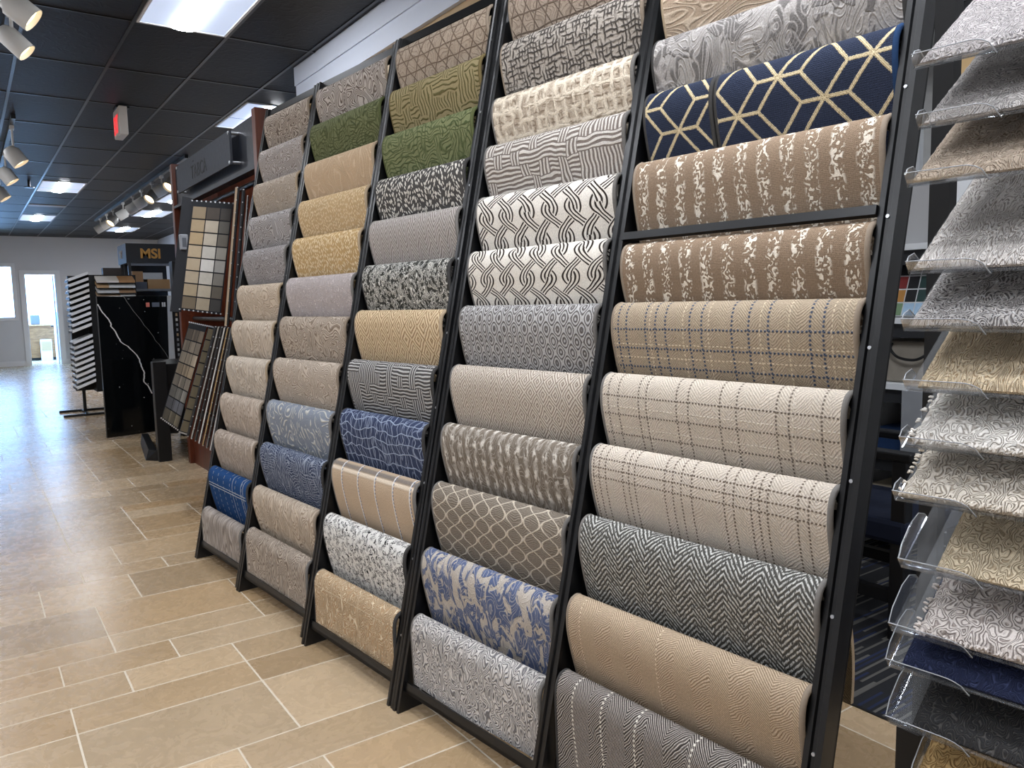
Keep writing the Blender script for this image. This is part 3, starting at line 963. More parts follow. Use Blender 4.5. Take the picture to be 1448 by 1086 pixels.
sc = p_scroll
CARPETS = {
    1: [
        ('taupe carpet sample with bold dark scrollwork, top of {}', (180, 167, 153), (112, 99, 88), lambda g, u, v: sc(g, u, v, 1, 24, 24, 5, 0.40), 'taupe'),
        ('pale taupe scroll carpet sample, second from the top of {}', (182, 174, 168), (134, 124, 116), lambda g, u, v: sc(g, u, v, 2, 20, 26, 6, 0.36), 'taupe'),
        ('sand beige faintly scrolled carpet sample, third from the top of {}', (182, 169, 154), (152, 138, 122), lambda g, u, v: sc(g, u, v, 3, 26, 30, 5, 0.32), 'sand'),
        ('grey carpet sample with looping dark lines, fourth from the top of {}', (176, 171, 168), (122, 116, 113), lambda g, u, v: sc(g, u, v, 4, 18, 22, 6, 0.34), 'grey'),
        ('speckled cool grey carpet sample, fifth from the top of {}', (170, 165, 163), (120, 113, 111), lambda g, u, v: sc(g, u, v, 5, 40, 44, 4, 0.36), 'grey'),
        ('warm beige plain looking carpet sample, sixth from the top of {}', (200, 184, 164), (176, 158, 138), lambda g, u, v: sc(g, u, v, 6, 24, 24, 4, 0.34), 'sand'),
        ('beige carpet sample with wavy upright grain, seventh from the top of {}', (206, 192, 174), (172, 156, 138), lambda g, u, v: sc(g, u, v, 7, 32, 10, 5, 0.36), 'sand'),
        ('cream carpet sample with wavy upright grain, eighth from the top of {}', (210, 198, 182), (176, 162, 146), lambda g, u, v: sc(g, u, v, 8, 38, 10, 5, 0.36), 'sand'),
        ('light taupe carpet sample with fine upright grain, fourth lowest on {}', (196, 182, 167), (164, 149, 134), lambda g, u, v: sc(g, u, v, 9, 46, 9, 5, 0.36), 'taupe'),
        ('taupe wavy grained carpet sample just above the blue plaid on {}', (190, 176, 162), (150, 136, 123), lambda g, u, v: sc(g, u, v, 10, 56, 12, 5, 0.38), 'taupe'),
        ('blue plaid carpet sample second lowest on {}', (32, 68, 116), (196, 196, 186),
         lambda g, u, v: [(p_plaid(g, u, v, [0.07, 0.15, 0.24, 0.33, 0.41, 0.50], [], 0.0022, 0.03), lin((170, 176, 176))), (p_plaid(g, u, v, [0.37, 0.49, 0.52], [0.13, 0.145], 0.0022, 1.0), lin((186, 192, 196)))], 'dark'),
        ('grey taupe carpet sample with broad wavy stripes, bottom of {}', (174, 164, 155), (132, 123, 115), lambda g, u, v: sc(g, u, v, 12, 40, 6, 4, 0.40), 'grey'),
    ],
    2: [
        ('pale carpet sample with bold swirling dark lines, top of {}', (190, 180, 170), (108, 96, 88), lambda g, u, v: sc(g, u, v, 21, 22, 22, 6, 0.38), 'taupe'),
        ('moss green scrolled carpet sample second from the top of {}', (114, 118, 84), (76, 82, 52), lambda g, u, v: p_maze(g, u, v, 3.2, 0.06, 4, 0.3, 0.03).max(sc(g, u, v, 22, 14, 14, 4, 0.22)), 'green'),
        ('plain tan carpet sample with pale scratches below the green on {}', (190, 164, 134), (210, 188, 158), lambda g, u, v: sc(g, u, v, 23, 18, 12, 4, 0.16), 'sand'),
        ('tan carpet sample with pale dashes, upper of the matching pair on {}', (192, 163, 122), (234, 214, 178), lambda g, u, v: p_dashes(g, u, v, 1.4, 80, 48, 0.27, 0.9), 'sand'),
        ('tan carpet sample with pale dashes, lower of the matching pair on {}', (190, 158, 110), (238, 218, 182), lambda g, u, v: p_dashes(g, u, v, 4.1, 74, 42, 0.30, 1.1), 'sand'),
        ('lilac grey carpet sample with pale flecks, below the tan pair on {}', (178, 168, 166), (214, 205, 202), lambda g, u, v: p_strokes(g, u, v, 26, 70, 40, 3, 0.4), 'grey'),
        ('taupe carpet sample with dark curls, below the lilac on {}', (188, 174, 158), (138, 123, 108), lambda g, u, v: sc(g, u, v, 27, 26, 26, 5, 0.34), 'taupe'),
        ('beige hairlined carpet sample just above the blue grey one on {}', (198, 184, 168), (162, 147, 131), lambda g, u, v: sc(g, u, v, 28, 24, 30, 6, 0.34), 'taupe'),
        ('blue grey carpet sample with cream scribbles, fourth lowest on {}', (134, 141, 152), (206, 204, 196), lambda g, u, v: sc(g, u, v, 29, 16, 16, 4, 0.30) * g.n2(u, v, 22, 22, 1, 0, 4).ramp(0.42, 0.52), 'grey'),
        ('dark navy carpet sample with pale carved lines, third lowest on {}', (56, 66, 92), (158, 166, 180), lambda g, u, v: p_maze(g, u, v, 7.7, 0.05, 4, 0.26, 0.02).max(sc(g, u, v, 30, 28, 10, 5, 0.22)), 'dark'),
        ('beige carpet sample with upright carved loops, second lowest on {}', (200, 185, 166), (164, 147, 129), lambda g, u, v: sc(g, u, v, 31, 34, 12, 5, 0.34), 'taupe'),
        ('stone taupe carpet sample with dense squiggles, bottom of {}', (184, 171, 156), (130, 117, 105), lambda g, u, v: sc(g, u, v, 32, 36, 16, 6, 0.40), 'grey'),
    ],
    3: [
        ('taupe carpet sample carved with triangles, top of {}', (178, 162, 144), (124, 108, 94), lambda g, u, v: p_triangles(g, u, v, 41, 0.05, 0.075), 'taupe'),
        ('olive carpet sample with a basketweave maze, second from the top of {}', (152, 139, 104), (100, 94, 60), lambda g, u, v: p_maze(g, u, v, 1.3, 0.055, 3, 0.30, 0.02), 'olive'),
        ('leaf green maze carpet sample third from the top of {}', (124, 129, 92), (80, 90, 58), lambda g, u, v: p_maze(g, u, v, 4.6, 0.05, 3, 0.26, 0.035).max(sc(g, u, v, 43, 12, 12, 4, 0.16)), 'green'),
        ('charcoal carpet sample with white rain dashes, below the green one on {}', (80, 78, 76), (228, 223, 213), lambda g, u, v: p_dashes(g, u, v, 2.2, 74, 42, 0.30, 1.0, 0.06), 'dark'),
        ('pale grey zigzag carpet sample between two dark ones on {}', (190, 183, 177), (142, 133, 127), lambda g, u, v: p_zigzag(g, u, v, 45, 0.034, 1.6, 48, 0.42), 'grey'),
        ('black and white streaked carpet sample in the middle of {}', (66, 66, 62), (224, 222, 214), lambda g, u, v: p_strokes(g, u, v, 46, 110, 34, 3, 0.5, 0.36), 'dark'),
        ('gold beige carpet sample with carved diamonds, halfway down {}', (216, 193, 158), (162, 134, 100), lambda g, u, v: p_diamond(g, u, v, 47, 0.085, 0.105, 2.5, 0.34, 0.5), 'sand'),
        ('charcoal and silver maze carpet sample, above the navy grid on {}', (78, 76, 75), (186, 184, 181), lambda g, u, v: p_maze(g, u, v, 8.8, 0.042, 3, 0.46, 0.008), 'dark'),
        ('navy carpet sample with a pale blue hand drawn grid on {}', (60, 69, 95), (170, 183, 206),
         lambda g, u, v: lines(u + (g.n2(u, v, 6, 14, 1, 0, 3) - 0.5) * 0.06, 26, 0.09, 0.05).max(lines(v + (g.n2(u, v, 10, 6, 1, 0, 8) - 0.5) * 0.05, 24, 0.09, 0.05)).max(sc(g, u, v, 49, 20, 9, 4, 0.10) * 0.7), 'dark'),
        ('beige carpet sample with thin white and blue upright stripes on {}', (190, 168, 143), (228, 224, 218),
         lambda g, u, v: [(near(v - 0.052, 0.010) * (lines(u, 200, 0.5) * 0.6 + 0.4), lin((104, 104, 106))), (near(v - 0.074, 0.008) * 0.8, lin((226, 212, 192))),
                          (p_plaid(g, u, v, [0.085, 0.215, 0.345, 0.475, 0.59], [], 0.0036, 1.0), lin((226, 224, 222))),
                          (p_plaid(g, u, v, [0.090, 0.220, 0.350, 0.480, 0.595], [], 0.0026, 0.014), lin((92, 104, 130)))], 'grey'),
        ('white carpet sample with black brush flecks, second lowest on {}', (226, 224, 219), (44, 44, 45), lambda g, u, v: p_strokes(g, u, v, 51, 90, 36, 3, 0.40, 0.42), 'dark'),
        ('tan carpet sample with cream scrollwork and thin grid, bottom of {}', (182, 152, 118), (222, 204, 174), lambda g, u, v: sc(g, u, v, 52, 50, 32, 5, 0.36).max(p_plaid(g, u, v, [0.15, 0.36], [0.10], 0.0015, 1.0)), 'dark'),
    ],
    4: [
        ('taupe mosaic carpet sample, cut off at the top of {}', (170, 155, 139), (116, 102, 90), lambda g, u, v: p_triangles(g, u, v, 61, 0.06, 0.06), 'taupe'),
        ('black and grey crosshatch carpet sample near the top of {}', (178, 170, 160), (66, 62, 59), lambda g, u, v: p_hatch(g, u, v, 62, 66, 60, 0.36), 'taupe'),
        ('oatmeal carpet sample with cream cross lines, third on {}', (186, 171, 152), (226, 214, 196),
         lambda g, u, v: [(p_hatch(g, u, v, 63, 60, 52, 0.44), lin((150, 134, 116))), (p_hatch(g, u, v, 66, 24, 22, 0.34), lin((228, 216, 196)))], 'grey'),
        ('white and grey basketweave carpet sample above the black line pair on {}', (124, 114, 107), (212, 206, 198), lambda g, u, v: p_maze(g, u, v, 3.9, 0.045, 3, 0.52, 0.012), 'grey'),
        ('cream carpet sample with crossing black strokes, upper of the pair on {}', (232, 226, 216), (54, 46, 42), lambda g, u, v: p_arcs(g, u, v, 0.6, 0.105, 0.19, 0.40, 0.52, 6), 'grey'),
        ('cream carpet sample with crossing black strokes, lower of the pair on {}', (230, 224, 213), (54, 46, 42), lambda g, u, v: p_arcs(g, u, v, 2.3, 0.10, 0.17, 0.42, 0.50, 6), 'grey'),
        ('silver grey carpet sample with linked oval rings, halfway down {}', (182, 180, 178), (106, 102, 100), lambda g, u, v: p_rings(g, u, v, 67, 0.05, 0.07, 0.9, 0.42, 0.3), 'grey'),
        ('pale beige carpet sample with carved diamond eyes on {}', (208, 197, 183), (152, 138, 124), lambda g, u, v: p_diamond(g, u, v, 68, 0.055, 0.075, 2.5, 0.34, 0.5), 'grey'),
        ('brown and white striped blurry check carpet sample on {}', (122, 112, 100), (214, 207, 196),
         lambda g, u, v: (lines(u + (g.n2(u, v, 14, 40, 1, 0, 4) - 0.5) * 0.02, 24, 0.42, 0.2) * (lines(v, 16, 0.5, 0.2) * 0.6 + 0.4) * g.n2(u, v, 70, 40, 2, 0, 6).ramp(0.36, 0.52)).max(sc(g, u, v, 69, 40, 20, 4, 0.14) * 0.5), 'grey'),
        ('brown carpet sample with a cream ogee net on {}', (140, 130, 117), (210, 198, 180),
         lambda g, u, v: [(lines(v + (u * 40).sin() * 0.004 + g.n2(u, v, 20, 20, 1, 0, 2) * 0.03, 150, 0.34, 0.2) * 0.5, lin((110, 100, 90))), (p_ogee(g, u, v, 70, 0.078, 0.115, 0.46), lin((210, 198, 180)))], 'grey'),
        ('distressed blue and beige carpet sample second lowest on {}', (190, 181, 170), (82, 104, 158),
         lambda g, u, v: [(g.n2(u, v, 24, 13, 3.0, 0.7, 71).ramp(0.45, 0.50) * g.n2(u, v, 60, 30, 2, 0.5, 5).ramp(0.30, 0.36), lin((90, 102, 134))), (sc(g, u, v, 72, 34, 20, 5, 0.14) * 0.7, lin((206, 200, 188)))], 'grey'),
        ('pale silver carpet sample with grey scribbled scrolls, bottom of {}', (208, 203, 198), (120, 118, 118), lambda g, u, v: sc(g, u, v, 73, 56, 30, 5, 0.36), 'grey'),
    ],
    5: [
        ('tan brushed carpet sample, cut off at the top of {}', (176, 157, 136), (198, 181, 160), lambda g, u, v: sc(g, u, v, 81, 10, 30, 5, 0.30), 'sand'),
        ('grey carpet sample with mottled leaf shapes, above the navy one on {}', (158, 154, 150), (96, 92, 90),
         lambda g, u, v: [(g.n2(u, v, 22, 14, 2.0, 0.6, 82).ramp(0.48, 0.55) * 0.8, lin((92, 89, 87))), (sc(g, u, v, 83, 26, 18, 5, 0.22) * 0.8, lin((178, 173, 169)))], 'dark'),
        None,
        ('brown carpet sample with columns of cream flecks, above the rail of {}', (146, 126, 106), (228, 212, 187), None, 'taupe'),
        ('brown carpet sample with columns of cream flecks, below the rail of {}', (142, 122, 102), (228, 212, 187), None, 'taupe'),
        ('khaki carpet sample with dashed navy and cream plaid on {}', (178, 162, 140), (66, 78, 96),
         lambda g, u, v: [(p_zigzag(g, u, v, 86, 0.03, 1.0, 140, 0.36) * 0.55, lin((134, 118, 98))),
                          (p_plaid(g, u, v, [0.13, 0.235, 0.31, 0.45, 0.52, 0.62, 0.645], [0.155, 0.19], 0.0016, 0.011), lin((222, 206, 178))),
                          (p_plaid(g, u, v, [0.022, 0.05, 0.115, 0.148, 0.18, 0.255, 0.29, 0.375, 0.42, 0.47, 0.57, 0.60], [0.115, 0.165, 0.215], 0.0026, 0.010), lin((64, 78, 100)))], 'taupe'),
        ('cream carpet sample with dashed grey plaid, upper of two on {}', (210, 199, 184), (112, 101, 90),
         lambda g, u, v: [(p_zigzag(g, u, v, 87, 0.04, 1.0, 120, 0.36) * 0.5, lin((176, 162, 146))), (p_plaid(g, u, v, [0.16, 0.42, 0.56], [0.13, 0.185], 0.0016, 0.011), lin((232, 224, 208))),
                          (p_plaid(g, u, v, [0.025, 0.06, 0.13, 0.155, 0.25, 0.285, 0.375, 0.42, 0.52, 0.55, 0.625], [0.10, 0.15, 0.205], 0.0022, 0.009), lin((110, 100, 90)))], 'grey'),
        ('cream carpet sample with dashed grey plaid, lower of two on {}', (212, 201, 187), (112, 100, 88),
         lambda g, u, v: [(p_zigzag(g, u, v, 88, 0.04, 1.0, 120, 0.36) * 0.5, lin((180, 166, 150))),
                          (p_plaid(g, u, v, [0.012, 0.032, 0.055, 0.115, 0.135, 0.155, 0.25, 0.275, 0.30, 0.33, 0.42, 0.445, 0.49, 0.51, 0.53, 0.60, 0.625], [0.075, 0.10, 0.125], 0.0021, 0.009), lin((112, 100, 88)))], 'grey'),
        ('charcoal and white herringbone carpet sample third lowest on {}', (80, 79, 75), (212, 211, 206), lambda g, u, v: p_herring(g, u, v, 89, 0.045, 68, 0.46), 'grey'),
        ('tan fine ribbed carpet sample second lowest on {}', (202, 181, 156), (158, 137, 113),
         lambda g, u, v: [(p_zigzag(g, u, v, 90, 0.05, 0.9, 150, 0.42) * 0.9, lin((150, 129, 104))), (near(u - 0.045, 0.0015) * dash(g, v, 0.012, 0.4), lin((232, 214, 188))),
                          (near(u - 0.30, 0.0015) * dash(g, v, 0.012, 0.4), lin((232, 214, 188)))], 'taupe'),
        ('dark grey ribbed carpet sample with dotted white lines, bottom of {}', (96, 90, 86), (190, 183, 174),
         lambda g, u, v: [(p_zigzag(g, u, v, 91, 0.06, 1.3, 120, 0.40), lin((186, 178, 170))), (p_zigzag(g, u, v, 91, 0.06, 1.3, 60, 0.16) * 0.8, lin((50, 47, 45)))] +
                          [(near(u - q + (v * 14).sin() * 0.008, 0.0026) * dash(g, v, 0.012, 0.5), lin((226, 220, 208))) for q in (0.07, 0.17, 0.28, 0.44, 0.56)], 'dark'),
    ],
}


def fleck(sd):
    def f(g, u, v):
        colw = lines(u + (g.n2(u, v, 4, 12, 1, 0, sd) - 0.5) * 0.02, 16.5, 0.52, 0.12)
        n = g.n2(u, v, 70, 55, 1.5, 1.2, sd).ramp(0.555, 0.60)
        d = g.vor(u + sd, v, 75, 60, 1.0).ramp(0.20, 0.14)
        rib = lines(v, 260, 0.4, 0.3) * lines(u, 220, 0.45, 0.3)
        return [(rib * 0.35, lin((96, 80, 64))), ((n * colw).max(d * 0.9 * colw), lin((234, 224, 208)))]
    return f


def navy(off):
    def f(g, u, v):
        ln, core = p_tumbling(g, u + off, v + 0.035)
        rib = lines(v, 210, 0.42, 0.3) * lines(u, 180, 0.45, 0.3)
        return [(rib * 0.5, lin((26, 32, 50))), (ln, lin((216, 200, 164))), (core, lin((132, 112, 76)))]
    return f


for rk, rows in CARPETS.items():
    R = RL[rk]
    for i, row in enumerate(rows):
        s = R.s[i]
        drop = (R.s[i] - R.s[i + 1]) * math.cos(R.lean) if i + 1 < len(R.s) else (R.s[i] * math.cos(R.lean) - 0.094) / 0.236 * 0.205
        if rk == 5 and i == 10: drop = 0.25
        drop = max(drop, 0.165)
        if row is None:        # the navy row is made of two pieces that meet with a lap
            m1 = carpet('navy_lattice_a', (46, 53, 70), None, navy(0.0), relief=0.8)
            m2 = carpet('navy_lattice_b', (47, 54, 72), None, navy(0.045), relief=0.8)
            drape(R, s, 0.0, 0.214, drop, m1, (BINDING['dark'], BINDING['dark']), 'carpet_sample', 'small navy carpet sample with gold lattice, far piece of the navy pair', 'carpet samples hung on the racks')
            drape(R, s, 0.229, R.w, drop, m2, (BINDING['dark'], BINDING['blue']), 'carpet_sample', 'wide navy carpet sample with gold lattice, near piece of the navy pair', 'carpet samples hung on the racks')
            continue
        lab, base, line, fn, bd = row
        if fn is None: fn = fleck(11.0 if i == 3 else 17.0)
        m = carpet('pile_%d_%d' % (rk, i + 1), base, line, fn)
        drape(R, s, 0.0, R.w, drop, m, BINDING[bd], 'carpet_sample', lab.format(RNAMES[rk]), 'carpet samples hung on the racks', 0.0 if i + 1 < len(rows) else 0.004, i + 1 < len(rows))

# ---------------------------------------------------------------- wooden tile board stand
def wood_material(name, a, b_, scale=(3.0, 3.0, 0.5)):
    m, g, b = material(name)
    p = g.sep(g.obj())
    v = g.vec(p[0] * scale[0] * 6, p[1] * scale[1] * 6, p[2] * scale[2] * 6)
    n = g.noise(v, 1.0, 5.0, 0.65, 0.8)
    g.nt.links.new(g.mix(n.ramp(0.3, 0.7), lin(a), lin(b_)).s, b.inputs['Base Color'])
    b.inputs['Roughness'].default_value = 0.4
    return m


CHERRY = wood_material('cherry_wood', (66, 28, 12), (96, 42, 18))
TILE_ATTR = colour_attr('sample_tiles', 0.35, 0.5, 0, 0.12, 30.0)
CARD_ATTR = colour_attr('sample_cards', 0.5, 0.4, 0, 0.06, 30.0)
BOARD_BLACK = plain('board_black', (9, 10, 12), 0.45, 0, 0.4, 0.15)
BOARD_NAVY = plain('board_navy', (13, 17, 26), 0.45, 0, 0.4, 0.15)

stand = empty('tile_board_stand', (1.9, 6.31, 0), 'tall cherry wood stand holding hinged tile boards, beside the farthest carpet rack', 'display stand')
mb = MB(); mb.box((1.60, 7.46, 0), (2.20, 7.53, 2.68)); part('side_panel', mb, CHERRY, stand, bevel=0.004)
mb = MB(); mb.box((1.60, 5.06, 0), (2.20, 5.13, 2.66)); part('side_panel', mb, CHERRY, stand, bevel=0.004)
mb = MB(); mb.box((1.98, 5.13, 0), (2.01, 7.46, 2.68)); part('back_panel', mb, CHERRY, stand)
mb = MB(); mb.box((1.64, 5.13, 0), (1.98, 7.46, 0.30)); part('plinth', mb, CHERRY, stand)
mb = MB(); mb.box((1.63, 5.13, 2.31), (1.67, 7.46, 2.64)); mb.box((1.60, 5.13, 2.29), (1.67, 7.46, 2.31)); part('header', mb, BOARD_NAVY, stand)
mb = MB(); mb.box((1.565, 5.52, 2.375), (1.580, 7.12, 2.60)); sign = part('name_board', mb, plain('sign_grey', (46, 49, 56), 0.6, 0.0, 0.3, 0.05), stand, label='grey name board on stand-offs')
mb = MB()
for y in (5.54, 7.10):
    for z in (2.39, 2.585): mb.tube([(1.560, y, z), (1.63, y, z)], 0.011, 10)
part('stand_off', mb, SILVER, sign)
text_part('lettering', 'TABCA', 0.145, (1.5645, 6.62, 2.425), (0, -1, 0), (0, 0, 1), plain('letter_black', (6, 6, 8), 0.7), sign, 0.001, 0.0, 1.05, 1.0)
mb = MB(); mb.box((1.5638, 6.56, 2.550), (1.5648, 6.52, 2.560)); part('lettering_mark', mb, plain('letter_black', (6, 6, 8), 0.7), sign)
mb = MB(); mb.tube([(1.70, 5.2, 1.32), (1.70, 7.4, 1.32)], 0.02, 8); mb.tube([(1.70, 5.2, 2.25), (1.70, 7.4, 2.25)], 0.02, 8); mb.tube([(1.70, 5.2, 0.45), (1.70, 7.4, 0.45)], 0.02, 8)
for y in (5.2, 7.4):
    for z in (0.45, 1.32, 2.25): mb.tube([(1.70, y, z), (1.985, y, z)], 0.014, 8)
part('hinge_rail', mb, STEEL, stand)


def face_board(TL, TR, BR, BL, cols, rows, cf, label, group, band=0.06, holders=False, gapc=(17, 18, 21), streak=0):
    TL, TR, BR, BL = map(Vector, (TL, TR, BR, BL))
    n = (TR - TL).cross(BL - TL).normalized()
    if n.y > 0: n = -n          # towards the aisle and camera
    o = empty('tile_board', (BL + BR) / 2, label, 'tile board', group)
    th = -n * 0.02
    mb = MB(); mb.hexa([BL, BR, BR + th, BL + th, TL, TR, TR + th, TL + th]); part('backing', mb, BOARD_NAVY, o)
    def P(a, b): return (TL * (1 - a) + TR * a) * (1 - b) + (BL * (1 - a) + BR * a) * b + n * 0.001
    mb = MB()
    xs = [0.03]; 
    for c in cols: xs.append(xs[-1] + c)
    tot = xs[-1] - 0.03
    xs = [0.03 + (x - 0.03) / tot * 0.95 for x in xs]
    for j in range(rows):
        b0 = band + (1 - band - 0.015) * j / rows; b1 = band + (1 - band - 0.015) * (j + 1) / rows
        for i in range(len(cols)):
            a0, a1 = xs[i], xs[i + 1]
            ga, gb = 0.012, 0.006
            q = [P(a0 + ga, b1 - gb), P(a1 - ga, b1 - gb), P(a1 - ga, b0 + gb), P(a0 + ga, b0 + gb)]
            base = cf(i, j)
            S_ = streak if streak else 1
            for s in range(S_):
                l0, l1 = s / S_, (s + 1) / S_
                jit = 1 + (rnd.uniform(-0.16, 0.16) if streak else rnd.uniform(-0.03, 0.03))
                c = lin([v * jit for v in base])
                A, B = q[0].lerp(q[1], l0), q[0].lerp(q[1], l1); C_, D = q[3].lerp(q[2], l1), q[3].lerp(q[2], l0)
                mb.hexa([A, B, B - n * 0.001, A - n * 0.001, D, C_, C_ - n * 0.001, D - n * 0.001] if False else
                        [A + n * 0.006, B + n * 0.006, B, A, D + n * 0.006, C_ + n * 0.006, C_, D], 0, c)
    part('tile_grid', mb, TILE_ATTR, o)
    mb = MB()
    for k in range(10):
        a = k / 9.0
        for b in (0.004, 0.994):
            p = P(a, b); mb.tube([p, p + n * 0.006], 0.006, 6)
    part('corner_pins', mb, SILVER, o, kind='stuff')
    return o, P, n


UP = {0: [(150, 132, 104), (182, 160, 126), (186, 162, 124), (196, 176, 144), (190, 172, 144), (188, 172, 146), (178, 160, 130), (120, 106, 84)],
      1: [(72, 62, 52), (196, 184, 164), (198, 188, 170), (216, 212, 202), (222, 220, 214), (208, 202, 190), (196, 184, 162), (178, 164, 140)],
      2: [(58, 52, 46), (92, 88, 80), (104, 98, 88), (150, 146, 136), (160, 158, 152), (128, 124, 116), (100, 92, 80), (58, 56, 54)]}
o, P, n = face_board((1.395, 5.914, 2.172), (1.660, 5.846, 2.159), (1.533, 5.879, 1.359), (1.269, 5.947, 1.401), [1, 1, 0.8], 8,
                     lambda i, j: UP[i][j], 'upper black board of beige and cream square tiles on the cherry stand', 'hinged tile boards', 0.05)
# dark board behind it with two label holders
q = [(1.345, 5.985, 2.205), (1.405, 5.955, 2.19), (1.285, 5.975, 1.385), (1.215, 6.005, 1.39)]
b2 = empty('tile_board', Vector(q[3]), 'dark board edge with two label holders, left of the upper beige tile board', 'tile board', 'hinged tile boards')
q = [Vector(p) for p in q]
nn = Vector((0.25, 0.97, 0)) * 0.02
mb = MB(); mb.hexa([q[3], q[2], q[2] + nn, q[3] + nn, q[0], q[1], q[1] + nn, q[0] + nn]); part('backing', mb, BOARD_NAVY, b2)
for t, off in ((0.24, 0.02), (0.40, -0.05)):
    c = q[0].lerp(q[3], t) + Vector((off + 0.085, -0.05, 0))
    mb = MB(); mb.box((c.x - 0.028, c.y - 0.006, c.z - 0.055), (c.x + 0.028, c.y + 0.03, c.z + 0.055)); hb = part('label_holder', mb, plain('holder_grey', (150, 154, 160), 0.3, 0.2), b2, bevel=0.006)
    mb = MB(); mb.box((c.x - 0.014, c.y - 0.008, c.z - 0.035), (c.x + 0.014, c.y - 0.006, c.z + 0.03)); part('label_slot', mb, plain('holder_dark', (92, 96, 104), 0.4), hb)
LO = [(96, 86, 74), (124, 114, 100), (150, 138, 120), (132, 118, 98), (128, 120, 108), (116, 114, 108), (84, 86, 92), (92, 86, 72)]
face_board((1.328, 5.932, 1.314), (1.440, 5.902, 1.284), (1.205, 5.963, 0.535), (1.106, 5.989, 0.628), [1, 1, 0.9], 8,
           lambda i, j: [v * (1 + 0.14 * (i - 1)) for v in LO[j]], 'lower black board of grey plank tiles on the cherry stand', 'hinged tile boards', 0.06, streak=3)
face_board((1.447, 5.880, 1.282), (1.490, 5.872, 1.270), (1.258, 5.930, 0.500), (1.212, 5.942, 0.520), [1], 9,
           lambda i, j: (108, 98, 76), 'narrow olive tile board just right of the grey plank board', 'hinged tile boards', 0.02)


def edge_board(T, B, colour, label, th=0.014, deep=0.33, turn=0.0, tile=None):
    T, B = Vector(T), Vector(B)
    o = empty('tile_board', B, label, 'tile board', 'hinged tile boards')
    view = Vector((T.x, T.y, 0)).normalized()
    side = Vector((view.y, -view.x, 0))
    dv = (view + side * turn).normalized() * deep
    mb = MB(); mb.hexa([B, B + side * th, B + side * th + dv, B + dv, T, T + side * th, T + side * th + dv, T + dv]); part('backing', mb, BOARD_BLACK, o)
    m2 = plain('edge_%d_%d_%d' % colour, colour, 0.5, 0, 0.4, 0.2, 14.0)
    mb = MB(); e = -view * 0.004; a0, a1 = side * th * 0.10, side * th * 0.55
    mb.hexa([B + a0 + e, B + a1 + e, B + a1, B + a0, T + a0 + e, T + a1 + e, T + a1, T + a0]); part('edge_strip', mb, m2, o)
    mb = MB()
    for k in range(12):
        p = B.lerp(T, k / 11.0) + side * th * 0.5 + e; mb.tube([p, p - view * 0.004], 0.004, 6)
    part('edge_pins', mb, SILVER, o, kind='stuff')


for (T, B, c, l, th) in [((1.570, 5.47, 2.215), (1.452, 5.50, 1.285), (198, 176, 146), 'tan edged board standing edge-on right of the upper beige tile board', 0.030),
                         ((1.612, 5.46, 2.20), (1.500, 5.49, 1.28), (60, 62, 66), 'black board seen edge-on in the upper tier, second from the carpet rack', 0.022),
                         ((1.640, 5.45, 2.16), (1.535, 5.48, 1.25), (206, 204, 200), 'white edged board seen edge-on in the upper tier, next to the carpet rack', 0.012)]:
    edge_board(T, B, c, l, th)
los = []
for k_, (c_, w_) in enumerate((((52, 52, 54), 'black'), ((176, 172, 164), 'pale grey'), ((64, 62, 60), 'charcoal'), ((226, 224, 218), 'white'), ((182, 152, 108), 'tan'), ((120, 118, 114), 'speckled grey'), ((210, 208, 204), 'off white'))):
    los.append(((1.392 + k_ * 0.0195, 5.515 - k_ * 0.004, 1.280 - k_ * 0.002), (1.180 + k_ * 0.0225, 5.570 - k_ * 0.005, 0.545 - k_ * 0.018), c_, w_))
for T, B, c, w in los:
    edge_board(T, B, c, w + ' edged board in the fan of boards at the bottom of the cherry stand', 0.0185)

# ---------------------------------------------------------------- black stone slab and its stand
def stone():
    m, g, b = material('black_stone')
    p = g.sep(g.obj())
    x, z = p[0], p[2]
    j = g.n2(z, z * 0.0, 6, 1, 4.0, 0.0, 3.0) - 0.5
    pts = [(0.03, 1.457), (0.17, 1.257), (0.21, 1.164), (0.25, 1.087), (0.36, 0.995), (0.45, 0.917), (0.54, 0.833), (0.58, 0.70), (0.60, 0.586), (0.68, 0.447)]
    path = j * 0.10 + (-0.375 + 0.75 * pts[0][0])
    for (xa, za), (xb, zb) in zip(pts, pts[1:]):
        path = path + z.ramp(za, zb) * (0.75 * (xb - xa))
    vein = near(x - path, 0.006, 0.003) * z.gt(0.44) * z.lt(1.46)
    faint = near(x - (1.55 - z) * 0.62 + 0.10 - j * 0.05, 0.0025, 0.002) * 0.25
    cloud = g.noise(g.obj(), 4.0, 4.0)
    star = g.noise(g.obj(), 46.0, 0.0).gt(0.86) * 0.5
    col = g.mix(cloud.ramp(0.4, 0.8) * 0.5, lin((7, 9, 11)), lin((16, 17, 18)))
    col = g.mix(vein.max(faint).max(star), col, lin((226, 224, 220)))
    g.nt.links.new(col.s, b.inputs['Base Color'])
    b.inputs['Roughness'].default_value = 0.12
    return m


